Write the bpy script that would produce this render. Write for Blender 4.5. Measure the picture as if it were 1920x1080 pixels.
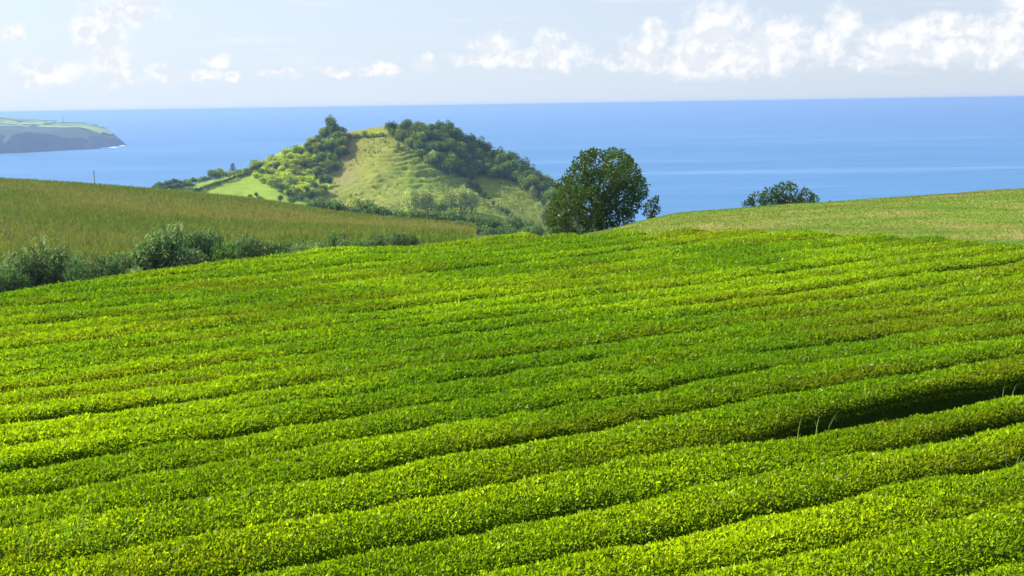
import bpy, bmesh, math, random
import numpy as np
from mathutils import Matrix, Vector

for _o in list(bpy.data.objects):
    bpy.data.objects.remove(_o)
scene = bpy.context.scene
COL = scene.collection
random.seed(7)
RNG = np.random.default_rng(11)
RAD = math.radians

# ------------------------------------------------------------------ camera
CAMZ = 110.0                       # metres above the sea
FPX = 2059.0                       # focal length in pixels of a 1920 px wide frame
PITCH, ROLL = RAD(9.49), RAD(0.87)
SEA_R = 3.0e9
_r0 = np.array([1.0, 0, 0]); _u0 = np.array([0, math.sin(PITCH), math.cos(PITCH)])
FWD = np.array([0, math.cos(PITCH), -math.sin(PITCH)])
UPV = math.cos(ROLL) * _u0 + math.sin(ROLL) * _r0
RGT = math.cos(ROLL) * _r0 - math.sin(ROLL) * _u0
cam_data = bpy.data.cameras.new('camera')
cam = bpy.data.objects.new('camera', cam_data); COL.objects.link(cam)
cam.matrix_world = Matrix(((RGT[0], UPV[0], -FWD[0], 0), (RGT[1], UPV[1], -FWD[1], 0),
                           (RGT[2], UPV[2], -FWD[2], CAMZ), (0, 0, 0, 1)))
cam_data.sensor_width = 36.0
cam_data.lens = 36.0 * FPX / 1920.0
cam_data.clip_start, cam_data.clip_end = 0.5, 200000.0
scene.camera = cam

def ray(px, py):
    """direction of a photo pixel as (dx/dy, dz/dy)"""
    d = FWD + (px - 960.0) / FPX * RGT - (py - 540.0) / FPX * UPV
    return d[0] / d[1], d[2] / d[1]

# ------------------------------------------------------------------ sun, sky, exposure
SUN_AZ, SUN_EL = RAD(-68), RAD(37)       # azimuth from the view axis (+Y), clockwise positive
sun_dir = Vector((math.sin(SUN_AZ) * math.cos(SUN_EL), math.cos(SUN_AZ) * math.cos(SUN_EL), math.sin(SUN_EL)))
sl = bpy.data.lights.new('sun', 'SUN'); sl.energy = 5.0; sl.angle = RAD(0.53); sl.color = (1.0, 0.93, 0.80)
sun = bpy.data.objects.new('sun', sl); COL.objects.link(sun)
sun.rotation_euler = (-sun_dir).to_track_quat('-Z', 'Y').to_euler()
scene.view_settings.view_transform = 'Standard'; scene.view_settings.look = 'None'
scene.view_settings.exposure = 0.87; scene.view_settings.gamma = 1.0
scene.view_settings.use_curve_mapping = False
SKY_STRENGTH = 0.10
scene.cycles.max_bounces = 6; scene.cycles.diffuse_bounces = 3; scene.cycles.glossy_bounces = 2
scene.cycles.transmission_bounces = 3; scene.cycles.volume_bounces = 0; scene.cycles.transparent_max_bounces = 4
scene.cycles.use_denoising = True
try:
    scene.cycles.denoiser = 'OPENIMAGEDENOISE'; scene.cycles.denoising_prefilter = 'ACCURATE'
    scene.cycles.denoising_input_passes = 'RGB_ALBEDO_NORMAL'
except Exception:
    pass

world = bpy.data.worlds.new('World'); scene.world = world; world.use_nodes = True

# cloud lobes, (pixel x, pixel y, half width, half height) read off the photograph, turned into directions
CLOUDS = [(1345, 62, 66, 58), (1300, 112, 62, 36), (1452, 76, 62, 46), (1400, 108, 120, 36), (1500, 62, 26, 14), (1210, 98, 44, 44),
          (1228, 58, 26, 20), (1578, 40, 28, 34), (1556, 86, 30, 34), (1680, 84, 66, 40), (1722, 58, 46, 22), (1800, 50, 62, 24), (1790, 98, 90, 26),
          (1892, 66, 46, 56), (1912, 20, 34, 34), (1866, 112, 54, 22), (1032, 76, 27, 27), (1040, 106, 62, 28), (920, 86, 42, 22), (905, 114, 58, 16),
          (978, 110, 42, 18), (1112, 116, 30, 12), (800, 121, 22, 18), (712, 131, 36, 12), (628, 133, 30, 10), (522, 141, 42, 8),
          (408, 116, 17, 12), (434, 144, 16, 12), (308, 130, 30, 18), (362, 141, 60, 12), (190, 62, 46, 46), (240, 18, 66, 26),
          (205, 118, 36, 40), (236, 146, 24, 16), (92, 138, 60, 22), (22, 58, 26, 16), (1640, 118, 90, 12), (1200, 130, 60, 10)]

def build_world():
    nt = world.node_tree; nt.nodes.clear(); N = nt.nodes; L = nt.links
    out = N.new('ShaderNodeOutputWorld'); bg = N.new('ShaderNodeBackground'); bg.inputs['Strength'].default_value = SKY_STRENGTH
    L.new(bg.outputs[0], out.inputs['Surface'])
    tc = N.new('ShaderNodeTexCoord')
    def vm(op, a, b=None, c=None):
        n = N.new('ShaderNodeVectorMath'); n.operation = op
        for i, q in enumerate((a, b, c)):
            if q is None: continue
            if isinstance(q, tuple): n.inputs[i].default_value = q
            else: L.new(q, n.inputs[i])
        return n.outputs['Value'] if op in ('LENGTH', 'DOT_PRODUCT') else n.outputs[0]
    def mt(op, a, b=None, c=None, clamp=False):
        n = N.new('ShaderNodeMath'); n.operation = op; n.use_clamp = clamp
        for i, q in enumerate((a, b, c)):
            if q is None: continue
            if isinstance(q, (int, float)): n.inputs[i].default_value = q
            else: L.new(q, n.inputs[i])
        return n.outputs[0]
    def sstep(x, lo, hi):
        n = N.new('ShaderNodeMapRange'); n.interpolation_type = 'SMOOTHSTEP'; n.clamp = True
        L.new(x, n.inputs['Value']); n.inputs['From Min'].default_value = lo; n.inputs['From Max'].default_value = hi
        return n.outputs[0]
    sky = N.new('ShaderNodeTexSky'); sky.sky_type = 'NISHITA'; sky.sun_disc = False
    sky.sun_elevation = SUN_EL; sky.sun_rotation = SUN_AZ % (2 * math.pi)
    sky.altitude = 100.0; sky.air_density = 0.8; sky.dust_density = 1.0; sky.ozone_density = 3.0
    # the sea horizon lies a little below eye level: let the sky reach down to it
    dirv = tc.outputs['Generated']
    L.new(vm('NORMALIZE', vm('ADD', dirv, (0, 0, 0.006))), sky.inputs['Vector'])
    sep = N.new('ShaderNodeSeparateXYZ'); L.new(dirv, sep.inputs[0])
    az = mt('ARCTAN2', sep.outputs['X'], sep.outputs['Y'])
    el = mt('ARCSINE', sep.outputs['Z'])
    comb = N.new('ShaderNodeCombineXYZ'); L.new(az, comb.inputs[0]); L.new(el, comb.inputs[1])
    p0 = comb.outputs[0]
    def noise(vec, scale, detail, rough, dist=0.0, lac=2.0):
        n = N.new('ShaderNodeTexNoise'); n.inputs['Scale'].default_value = scale; n.inputs['Detail'].default_value = detail
        n.inputs['Roughness'].default_value = rough; n.inputs['Distortion'].default_value = dist; n.inputs['Lacunarity'].default_value = lac
        L.new(vec, n.inputs['Vector']); return n
    warp = noise(p0, 38.0, 5.0, 0.62)
    p = vm('MULTIPLY_ADD', vm('SUBTRACT', warp.outputs['Color'], (0.5, 0.5, 0.5)), (0.030, 0.026, 0.0), p0)
    field = None
    for (cx, cy, rx, ry) in CLOUDS:
        u, v = ray(cx, cy); a = math.atan(u); e = math.atan(v / math.hypot(1, u))
        sx, sy = FPX / rx * 0.86, FPX / ry * 0.9
        l = mt('SUBTRACT', 1.0, vm('LENGTH', vm('MULTIPLY_ADD', p, (sx, sy, 0), (-a * sx, -e * sy, 0))))
        field = l if field is None else mt('SMOOTH_MAX', field, l, 0.18)
    # the same belt of cumulus goes on round the horizon outside the frame
    band = mt('MULTIPLY', sstep(el, -0.03, 0.0), sstep(el, 0.12, 0.03))
    belt = mt('MULTIPLY_ADD', noise(vm('MULTIPLY', p, (1, 1.6, 1)), 9.0, 4.0, 0.55).outputs['Fac'], 3.2, -1.75)
    belt = mt('SUBTRACT', mt('ADD', belt, mt('MULTIPLY', band, 0.9)), 0.9)
    outside = sstep(mt('ABSOLUTE', az), 0.47, 0.56)
    belt = mt('ADD', belt, mt('MULTIPLY_ADD', outside, 6.0, -6.0))
    field = mt('MAXIMUM', field, belt)
    fine = noise(p0, 95.0, 6.0, 0.6)
    dens = mt('ADD', field, mt('MULTIPLY_ADD', fine.outputs['Fac'], 1.1, -0.55))
    mask = sstep(dens, -0.14, 0.72)
    base_fade = sstep(el, -0.030, 0.004)
    mask = mt('MULTIPLY', mask, mt('MULTIPLY_ADD', base_fade, 0.86, 0.12))
    wisps = noise(vm('MULTIPLY', p0, (1.0, 9.0, 1)), 7.0, 4.0, 0.55)
    wm = mt('MULTIPLY', sstep(wisps.outputs['Fac'], 0.52, 0.78), mt('MULTIPLY', sstep(el, -0.02, 0.04), 0.42))
    mask = mt('MAXIMUM', mask, wm)
    # billow relief: lit where the density falls off towards the sun (up and to the left)
    p_s = vm('ADD', p0, (-0.0055, 0.0075, 0))
    fine_s = noise(p_s, 95.0, 6.0, 0.6)
    big = noise(p0, 34.0, 4.0, 0.55); big_s = noise(vm('ADD', p0, (-0.010, 0.012, 0)), 34.0, 4.0, 0.55)
    rel = mt('ADD', mt('MULTIPLY', mt('SUBTRACT', fine.outputs['Fac'], fine_s.outputs['Fac']), 1.6),
             mt('MULTIPLY', mt('SUBTRACT', big.outputs['Fac'], big_s.outputs['Fac']), 2.4))
    rel = mt('ADD', rel, mt('MULTIPLY', sstep(field, 0.75, 0.0), 0.30))
    lit = sstep(rel, -0.25, 0.42)
    mixc = N.new('ShaderNodeMix'); mixc.data_type = 'RGBA'
    L.new(lit, mixc.inputs['Factor'])
    mixc.inputs['A'].default_value = (4.55, 4.82, 5.2, 1); mixc.inputs['B'].default_value = (5.7, 5.72, 5.75, 1)
    mix = N.new('ShaderNodeMix'); mix.data_type = 'RGBA'
    # a thin milky veil over the whole sky, thicker at the horizon and brighter towards the sun
    veil = N.new('ShaderNodeVectorMath'); veil.operation = 'SCALE'; veil.inputs[0].default_value = (3.95, 4.45, 5.1)
    glow = mt('MULTIPLY_ADD', mt('MAXIMUM', vm('DOT_PRODUCT', dirv, tuple(sun_dir)), 0.0), 0.26, 0.93)
    L.new(glow, veil.inputs['Scale'])
    skyv = N.new('ShaderNodeMix'); skyv.data_type = 'RGBA'
    L.new(mt('MULTIPLY_ADD', sstep(el, 0.13, -0.01), 0.20, 0.77), skyv.inputs['Factor'])
    L.new(sky.outputs[0], skyv.inputs['A']); L.new(veil.outputs[0], skyv.inputs['B'])
    L.new(mask, mix.inputs['Factor']); L.new(skyv.outputs['Result'], mix.inputs['A']); L.new(mixc.outputs['Result'], mix.inputs['B'])
    L.new(mix.outputs['Result'], bg.inputs['Color'])
build_world()

# ------------------------------------------------------------------ helpers: maths
def pchip(x, y, xi):
    x = np.asarray(x, float); y = np.asarray(y, float); xi = np.clip(np.asarray(xi, float), x[0], x[-1])
    h = np.diff(x); dl = np.diff(y) / h
    m = np.zeros_like(y)
    if len(x) == 2:
        m[:] = dl[0]
    else:
        w1 = 2 * h[1:] + h[:-1]; w2 = h[1:] + 2 * h[:-1]
        ok = dl[1:] * dl[:-1] > 0
        den = np.where(ok, w1 / np.where(ok, dl[:-1], 1) + w2 / np.where(ok, dl[1:], 1), 1)
        m[1:-1] = np.where(ok, (w1 + w2) / den, 0)
        m[0], m[-1] = dl[0], dl[-1]
    i = np.clip(np.searchsorted(x, xi) - 1, 0, len(x) - 2)
    t = (xi - x[i]) / h[i]; t2, t3 = t * t, t * t * t
    return (2*t3-3*t2+1)*y[i] + (t3-2*t2+t)*h[i]*m[i] + (-2*t3+3*t2)*y[i+1] + (t3-t2)*h[i]*m[i+1]

_NT = np.random.default_rng(5).random((256, 256))
def vnoise(x, y):
    x = np.asarray(x, float); y = np.asarray(y, float)
    xi = np.floor(x).astype(int); yi = np.floor(y).astype(int); fx = x - xi; fy = y - yi
    fx = fx*fx*(3-2*fx); fy = fy*fy*(3-2*fy)
    a = _NT[xi & 255, yi & 255]; b = _NT[(xi+1) & 255, yi & 255]; c = _NT[xi & 255, (yi+1) & 255]; d = _NT[(xi+1) & 255, (yi+1) & 255]
    return (a*(1-fx)+b*fx)*(1-fy) + (c*(1-fx)+d*fx)*fy - 0.5
def fbm(x, y, o=4):
    s = 0; a = 1.0
    for k in range(o):
        s = s + a * vnoise(x * 2**k + 17.3*k, y * 2**k - 9.1*k); a *= 0.5
    return s
def unit(a):
    return a / np.maximum(np.linalg.norm(a, axis=-1, keepdims=True), 1e-9)
def smooth01(x, lo, hi):
    t = np.clip((x - lo) / (hi - lo), 0, 1); return t*t*(3-2*t)

# ------------------------------------------------------------------ helpers: objects
def make_mesh(name, verts, faces, mat=None, tint=None, smooth=False):
    """faces: an int array (n,3) or (n,4)"""
    verts = np.asarray(verts, np.float32); faces = np.asarray(faces, np.int32)
    me = bpy.data.meshes.new(name)
    nv, nf, k = len(verts), len(faces), faces.shape[1]
    me.vertices.add(nv); me.vertices.foreach_set('co', verts.ravel())
    me.loops.add(nf * k); me.loops.foreach_set('vertex_index', faces.ravel())
    me.polygons.add(nf); me.polygons.foreach_set('loop_start', np.arange(0, nf*k, k, dtype=np.int32))
    me.polygons.foreach_set('loop_total', np.full(nf, k, np.int32))
    if smooth: me.polygons.foreach_set('use_smooth', np.ones(nf, bool))
    if tint is not None:
        at = me.attributes.new('tint', 'FLOAT_COLOR', 'POINT')
        t4 = np.ones((nv, 4), np.float32); t4[:, :3] = tint
        at.data.foreach_set('color', t4.ravel())
    me.update(calc_edges=True)
    if mat is not None: me.materials.append(mat)
    return me
def link(name, me, parent=None, **props):
    o = bpy.data.objects.new(name, me); COL.objects.link(o)
    if parent is not None: o.parent = parent
    for k, v in props.items(): o[k] = v
    return o
def tag(o, label, cat, group=None):
    o['label'] = label; o['category'] = cat
    if group: o['group'] = group
    return o
def copy_tree(o, parent=None):
    c = o.copy(); COL.objects.link(c); c.parent = parent
    for ch in list(o.children): copy_tree(ch, c)
    return c
class Parts:
    """collects tubes and leaf blades as quads"""
    def __init__(self): self.v, self.f, self.t, self.n = [], [], [], 0
    def add(self, v, f, tint):
        v = np.asarray(v, float); f = np.asarray(f, int)
        self.v.append(v); self.f.append(f + self.n); self.n += len(v)
        tint = np.asarray(tint, float)
        self.t.append(np.broadcast_to(tint, (len(v), 3)) if tint.ndim == 1 else tint)
    def tube(self, pts, rads, sides=6, tint=(1, 1, 1)):
        pts = np.asarray(pts, float); n = len(pts); V = []
        for i in range(n):
            d = pts[min(i+1, n-1)] - pts[max(i-1, 0)]; d = d / (np.linalg.norm(d) + 1e-9)
            a = np.cross(d, (0.3, 0.9, 0.1)); a /= np.linalg.norm(a) + 1e-9; b = np.cross(d, a)
            th = np.arange(sides) * 2 * math.pi / sides
            V.append(pts[i] + rads[i] * (np.cos(th)[:, None] * a + np.sin(th)[:, None] * b))
        F = [[i*sides+j, i*sides+(j+1) % sides, (i+1)*sides+(j+1) % sides, (i+1)*sides+j] for i in range(n-1) for j in range(sides)]
        self.add(np.concatenate(V), F, tint)
    def leaves(self, P, A, S, ln, wd, tint, fold=0.0, tri=False):
        v, f = leaf_tris(P, A, S, ln, wd) if tri else leaf_quads(P, A, S, ln, wd, fold)
        self.add(v, f, np.repeat(np.asarray(tint, float), 3 if tri else 4, axis=0) if np.ndim(tint) == 2 else tint)
    def mesh(self, name, mat, smooth=False):
        return make_mesh(name, np.concatenate(self.v), np.concatenate(self.f), mat, np.concatenate(self.t), smooth)
def leaf_quads(P, A, S, ln, wd, fold=0.0):
    """kites: P base, A unit axis, S unit side"""
    P = np.asarray(P, float); n = len(P)
    ln = np.broadcast_to(np.asarray(ln, float), (n,))[:, None]; wd = np.broadcast_to(np.asarray(wd, float), (n,))[:, None]
    up = np.cross(S, A)
    m = P + A * ln * 0.45 + up * fold * ln
    V = np.stack([P, m + S * wd * 0.5, P + A * ln, m - S * wd * 0.5], 1).reshape(-1, 3)
    F = np.arange(4 * n).reshape(n, 4)
    return V, F
def leaf_tris(P, A, S, ln, wd):
    P = np.asarray(P, float); n = len(P)
    ln = np.broadcast_to(np.asarray(ln, float), (n,))[:, None]; wd = np.broadcast_to(np.asarray(wd, float), (n,))[:, None]
    V = np.stack([P + S * wd * 0.5, P + A * ln, P - S * wd * 0.5], 1).reshape(-1, 3)
    return V, np.arange(3 * n).reshape(n, 3)
def rand_dirs(n, rng=RNG):
    return unit(rng.normal(size=(n, 3)))
def side_of(A, rng=RNG):
    return unit(np.cross(A, rand_dirs(len(A), rng)))

# ------------------------------------------------------------------ materials
def nodes_of(name):
    m = bpy.data.materials.new(name); m.use_nodes = True
    nt = m.node_tree; nt.nodes.clear()
    return m, nt, nt.nodes, nt.links
def leaf_material(name, trans=0.4, gloss=0.06, rough=0.4, vary=0.35, gain=1.0):
    m, nt, N, L = nodes_of(name)
    out = N.new('ShaderNodeOutputMaterial')
    at = N.new('ShaderNodeAttribute'); at.attribute_name = 'tint'
    oi = N.new('ShaderNodeObjectInfo')
    mr = N.new('ShaderNodeMapRange'); L.new(oi.outputs['Random'], mr.inputs['Value'])
    mr.inputs['To Min'].default_value = (1 - vary) * gain; mr.inputs['To Max'].default_value = (1 + vary) * gain
    sc = N.new('ShaderNodeVectorMath'); sc.operation = 'SCALE'
    L.new(at.outputs['Color'], sc.inputs[0]); L.new(mr.outputs[0], sc.inputs['Scale'])
    d = N.new('ShaderNodeBsdfDiffuse'); t = N.new('ShaderNodeBsdfTranslucent'); g = N.new('ShaderNodeBsdfGlossy')
    L.new(sc.outputs[0], d.inputs['Color'])
    hs = N.new('ShaderNodeMix'); hs.data_type = 'RGBA'; hs.blend_type = 'MULTIPLY'; hs.inputs['Factor'].default_value = 1
    L.new(sc.outputs[0], hs.inputs['A']); hs.inputs['B'].default_value = (1.25, 1.2, 0.6, 1)
    L.new(hs.outputs['Result'], t.inputs['Color'])
    g.inputs['Roughness'].default_value = rough; g.inputs['Color'].default_value = (1.0, 0.97, 0.85, 1)
    m1 = N.new('ShaderNodeMixShader'); m1.inputs[0].default_value = trans
    L.new(d.outputs[0], m1.inputs[1]); L.new(t.outputs[0], m1.inputs[2])
    m2 = N.new('ShaderNodeMixShader'); m2.inputs[0].default_value = gloss
    L.new(m1.outputs[0], m2.inputs[1]); L.new(g.outputs[0], m2.inputs[2])
    L.new(m2.outputs[0], out.inputs['Surface'])
    return m
def noise_material(name, stops, scale=1.0, detail=6.0, rough=0.9, bump=0.0, bscale=None, stretch=(1, 1, 1), distortion=0.0, attr=None, spec=0.2):
    m, nt, N, L = nodes_of(name)
    out = N.new('ShaderNodeOutputMaterial'); b = N.new('ShaderNodeBsdfPrincipled'); L.new(b.outputs[0], out.inputs['Surface'])
    b.inputs['Roughness'].default_value = rough; b.inputs['Specular IOR Level'].default_value = spec
    tc = N.new('ShaderNodeTexCoord'); mp = N.new('ShaderNodeMapping'); mp.inputs['Scale'].default_value = stretch
    L.new(tc.outputs['Object'], mp.inputs[0])
    n = N.new('ShaderNodeTexNoise'); n.inputs['Scale'].default_value = scale; n.inputs['Detail'].default_value = detail
    n.inputs['Roughness'].default_value = 0.62; n.inputs['Distortion'].default_value = distortion
    L.new(mp.outputs[0], n.inputs['Vector'])
    r = N.new('ShaderNodeValToRGB'); el = r.color_ramp.elements
    while len(el) > 1: el.remove(el[-1])
    el[0].position = stops[0][0]; el[0].color = (*stops[0][1], 1)
    for pos, c in stops[1:]:
        e = el.new(pos); e.color = (*c, 1)
    L.new(n.outputs['Fac'], r.inputs[0])
    colr = r.outputs[0]
    if attr:
        at = N.new('ShaderNodeAttribute'); at.attribute_name = attr
        mx = N.new('ShaderNodeMix'); mx.data_type = 'RGBA'; mx.blend_type = 'MULTIPLY'; mx.inputs['Factor'].default_value = 1
        L.new(colr, mx.inputs['A']); L.new(at.outputs['Color'], mx.inputs['B']); colr = mx.outputs['Result']
    L.new(colr, b.inputs['Base Color'])
    if bump:
        n2 = N.new('ShaderNodeTexNoise'); n2.inputs['Scale'].default_value = bscale or scale * 6; n2.inputs['Detail'].default_value = 5
        L.new(mp.outputs[0], n2.inputs['Vector'])
        bp = N.new('ShaderNodeBump'); bp.inputs['Strength'].default_value = 1.0; bp.inputs['Distance'].default_value = bump
        L.new(n2.outputs['Fac'], bp.inputs['Height']); L.new(bp.outputs[0], b.inputs['Normal'])
    return m
M = {}
M['tea_leaf'] = leaf_material('tea_leaf', trans=0.5, gloss=0.009, rough=0.40, vary=0.0)
M['tea_body'] = noise_material('tea_body', [(0.3, (0.016, 0.04, 0.002)), (0.55, (0.035, 0.08, 0.002)), (0.75, (0.06, 0.08, 0.004))], 14.0, 6, 0.9, 0.05, 40, spec=0.0)
M['soil'] = noise_material('soil', [(0.3, (0.035, 0.028, 0.014)), (0.7, (0.07, 0.055, 0.03))], 3.0, 6, 0.95, 0.04)
M['foliage'] = leaf_material('foliage', trans=0.34, gloss=0.015, rough=0.45, vary=0.25)
M['dark_foliage'] = leaf_material('dark_foliage', trans=0.28, gloss=0.015, rough=0.4, vary=0.2)
M['reed'] = leaf_material('reed', trans=0.30, gloss=0.02, rough=0.5, vary=0.2)
M['corn'] = leaf_material('corn', trans=0.30, gloss=0.0, rough=0.5, vary=0.0)
M['grass'] = leaf_material('grass', trans=0.35, gloss=0.03, rough=0.5, vary=0.0)
M['bark'] = noise_material('bark', [(0.3, (0.05, 0.035, 0.022)), (0.7, (0.13, 0.10, 0.07))], 8.0, 5, 0.95, 0.02, stretch=(1, 1, 0.2))
M['field'] = noise_material('field', [(0.34, (0.07, 0.155, 0.006)), (0.47, (0.13, 0.20, 0.012)), (0.56, (0.20, 0.20, 0.04)), (0.68, (0.25, 0.21, 0.075))], 0.5, 9, 0.95, 0.05, 6.0,
                            stretch=(0.35, 1.0, 1.0), distortion=0.4)
M['corn_ground'] = noise_material('corn_ground', [(0.35, (0.06, 0.07, 0.02)), (0.65, (0.13, 0.12, 0.045))], 0.5, 7, 0.95, 0.1)
M['hill'] = noise_material('hill', [(0.3, (0.75, 0.85, 0.7)), (0.5, (1, 1, 1)), (0.7, (1.2, 1.08, 1.1))], 0.25, 9, 0.95, 0.25, 0.9, attr='tint')
M['pole'] = noise_material('pole', [(0.3, (0.28, 0.26, 0.23)), (0.7, (0.42, 0.40, 0.37))], 5, 4, 0.9)
M['foam'] = noise_material('foam', [(0.3, (0.75, 0.78, 0.8)), (0.7, (0.85, 0.87, 0.88))], 0.05, 4, 0.8)

# ------------------------------------------------------------------ the lie of the land
TEA_TOP = -6.0          # top of the clipped hedges, relative to the eye
GROUND = -6.8
# photo column -> [(distance, pixel row of the bare ground at that distance)] beyond the crest of the tea field
COLS = {
    -700: (TEA_TOP / ray(-700, 640)[1], [(52, 690), (64, 650), (85, 560), (130, 440), (180, 365), (215, 338), (260, 355), (320, 400), (420, 440), (600, 470)]),
    0:    (TEA_TOP / ray(0, 552)[1], [(50, 584), (65, 566), (85, 520), (130, 430), (180, 372), (215, 352), (260, 375), (320, 410), (420, 440), (600, 455)]),
    160:  (TEA_TOP / ray(160, 529)[1], [(52, 562), (66, 546), (87, 513), (130, 440), (180, 386), (222, 361), (265, 382), (320, 412), (420, 438), (600, 445)]),
    320:  (TEA_TOP / ray(320, 508)[1], [(54, 538), (68, 526), (90, 503), (130, 455), (180, 405), (230, 373), (272, 390), (330, 415), (430, 435), (600, 440)]),
    480:  (TEA_TOP / ray(480, 488)[1], [(56, 516), (69, 505), (95, 485), (140, 450), (190, 412), (235, 388), (280, 405), (340, 422), (440, 436), (600, 440)]),
    640:  (TEA_TOP / ray(640, 466)[1], [(58, 494), (70, 484), (110, 470), (150, 447), (200, 428), (240, 412), (285, 424), (340, 432), (440, 436), (600, 440)]),
    800:  (TEA_TOP / ray(800, 445)[1], [(61, 474), (72, 468), (110, 468), (150, 456), (200, 440), (245, 427), (290, 436), (340, 440), (440, 440), (600, 440)]),
    960:  (TEA_TOP / ray(960, 431)[1], [(64, 456), (75, 462), (110, 470), (150, 462), (200, 450), (250, 438), (295, 444), (340, 445), (440, 442), (600, 440)]),
    1100: (52, [(70, 440), (85, 448), (110, 462), (150, 466), (200, 460), (250, 450), (295, 455), (340, 460), (440, 470), (600, 480)]),
    1280: (52, [(76, 400), (90, 408), (110, 430), (150, 465), (200, 490), (250, 505), (295, 515), (340, 525), (440, 550), (600, 580)]),
    1600: (52, [(79, 377), (92, 382), (112, 402), (150, 440), (200, 470), (250, 495), (295, 510), (340, 525), (440, 555), (600, 590)]),
    1920: (52, [(82, 354), (98, 355), (118, 372), (150, 410), (200, 450), (250, 480), (295, 505), (340, 525), (440, 555), (600, 590)]),
    2500: (52, [(84, 318), (100, 318), (125, 335), (150, 370), (200, 420), (250, 470), (295, 505), (340, 525), (440, 555), (600, 590)]),
}
_LD = np.linspace(math.log(6.0), math.log(1300.0), 520)
_US, _VG = [], []
for _px, (_dc, _pts) in COLS.items():
    _u = ray(_px, 480)[0]
    dd = [6, 9, 13, 18, 24, 30, _dc * 0.9, _dc]; vv = [GROUND / q for q in dd]
    if _dc > 50: dd, vv = dd[:-2] + [38, 44], [GROUND / q for q in dd[:-2] + [38, 44]]
    for q, py in _pts:
        dd.append(q); vv.append(ray(_px, py)[1])
    dd += [800, 950, 1300]; vv += [-0.215, -0.25, -0.22]
    _US.append(_u); _VG.append(pchip(np.log(dd), vv, _LD))
_UG = np.linspace(_US[0], _US[-1], 400)
_VG = np.array(_VG)
_TAB = np.stack([pchip(_US, _VG[:, k], _UG) for k in range(len(_LD))], 1)
for _ in range(3):                                   # soften the knots a little
    _TAB[:, 1:-1] = 0.25*_TAB[:, :-2] + 0.5*_TAB[:, 1:-1] + 0.25*_TAB[:, 2:]
    _TAB[1:-1] = 0.25*_TAB[:-2] + 0.5*_TAB[1:-1] + 0.25*_TAB[2:]
def base_z(X, Y):
    X = np.asarray(X, float); Y = np.asarray(Y, float); Yc = np.maximum(Y, 6.0)
    u = np.clip(X / Yc, _UG[0], _UG[-1]); l = np.clip(np.log(Yc), _LD[0], _LD[-1])
    fu = (u - _UG[0]) / (_UG[1] - _UG[0]); fl = (l - _LD[0]) / (_LD[1] - _LD[0])
    iu = np.clip(fu.astype(int), 0, len(_UG)-2); il = np.clip(fl.astype(int), 0, len(_LD)-2); fu = fu - iu; fl = fl - il
    v = (_TAB[iu, il]*(1-fu)+_TAB[iu+1, il]*fu)*(1-fl) + (_TAB[iu, il+1]*(1-fu)+_TAB[iu+1, il+1]*fu)*fl
    return np.where(Y < 30, GROUND, v * Yc)

# the hill beyond the valley: control points (pixel x, pixel y, distance) of its bare surface
HILL = [(290, 356, 560), (330, 350, 575), (400, 338, 590), (450, 326, 598), (500, 304, 604), (555, 280, 612), (600, 265, 618), (640, 256, 620), (690, 253, 615),
        (740, 248, 610), (790, 245, 612), (840, 253, 615), (890, 274, 618), (940, 298, 616), (1000, 334, 612), (1050, 366, 606), (1100, 402, 600),
        (745, 278, 592), (800, 315, 570), (860, 358, 545), (920, 395, 522), (975, 422, 500),
        (700, 300, 585), (700, 340, 560), (690, 380, 535), (660, 340, 572), (640, 385, 545), (630, 300, 602), (610, 345, 582), (750, 330, 562), (770, 370, 535), (820, 395, 515),
        (560, 320, 590), (580, 350, 572), (540, 350, 566), (520, 372, 545), (600, 388, 538), (480, 345, 575), (430, 350, 568), (380, 362, 558),
        (560, 400, 520), (480, 395, 530), (400, 395, 530), (320, 380, 540),
        (660, 412, 505), (740, 418, 498), (820, 425, 490), (900, 428, 484),
        (880, 330, 592), (940, 352, 580), (950, 385, 556), (1000, 400, 560), (1040, 405, 566), (1000, 430, 525), (1060, 440, 545), (890, 372, 566),
        (560, 345, 680), (700, 300, 680), (840, 310, 690), (960, 360, 690), (420, 370, 660), (1060, 420, 680),
        (300, 440, 720), (560, 430, 760), (740, 420, 770), (920, 430, 770), (1080, 470, 740)]
_H = []
for _x, _y, _d in HILL:
    _u, _v = ray(_x, _y); _H.append((_u * _d, _d, _v * _d))
_H = np.array(_H)
for _x, _d in [(200, 560), (180, 640), (200, 760), (420, 880), (700, 900), (1000, 880), (1160, 640), (1160, 760), (1120, 560), (1060, 480), (960, 455), (820, 450),
               (660, 455), (500, 465), (360, 480), (240, 500)]:
    _u = ray(_x, 400)[0]; _H = np.vstack([_H, [_u * _d, _d, float(base_z(_u * _d, _d)) - 6]])
def _tps(r):
    return np.where(r > 1e-9, r*r*np.log(np.maximum(r, 1e-9)), 0)
_S = 100.0
_A = _H[:, :2] / _S; _n = len(_A)
_K = _tps(np.linalg.norm(_A[:, None] - _A[None], axis=2)) + np.eye(_n) * 0.0015
_P = np.hstack([np.ones((_n, 1)), _A])
_W = np.linalg.solve(np.block([[_K, _P], [_P.T, np.zeros((3, 3))]]), np.concatenate([_H[:, 2], np.zeros(3)]))
def hill_z(X, Y):
    X = np.asarray(X, float); Y = np.asarray(Y, float); sh = X.shape; q = np.stack([X.ravel(), Y.ravel()], 1) / _S
    out = np.empty(len(q))
    for i in range(0, len(q), 20000):
        c = q[i:i+20000]
        out[i:i+20000] = _tps(np.linalg.norm(c[:, None] - _A[None], axis=2)) @ _W[:_n] + _W[_n] + c @ _W[_n+1:]
    return out.reshape(sh)
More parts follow.
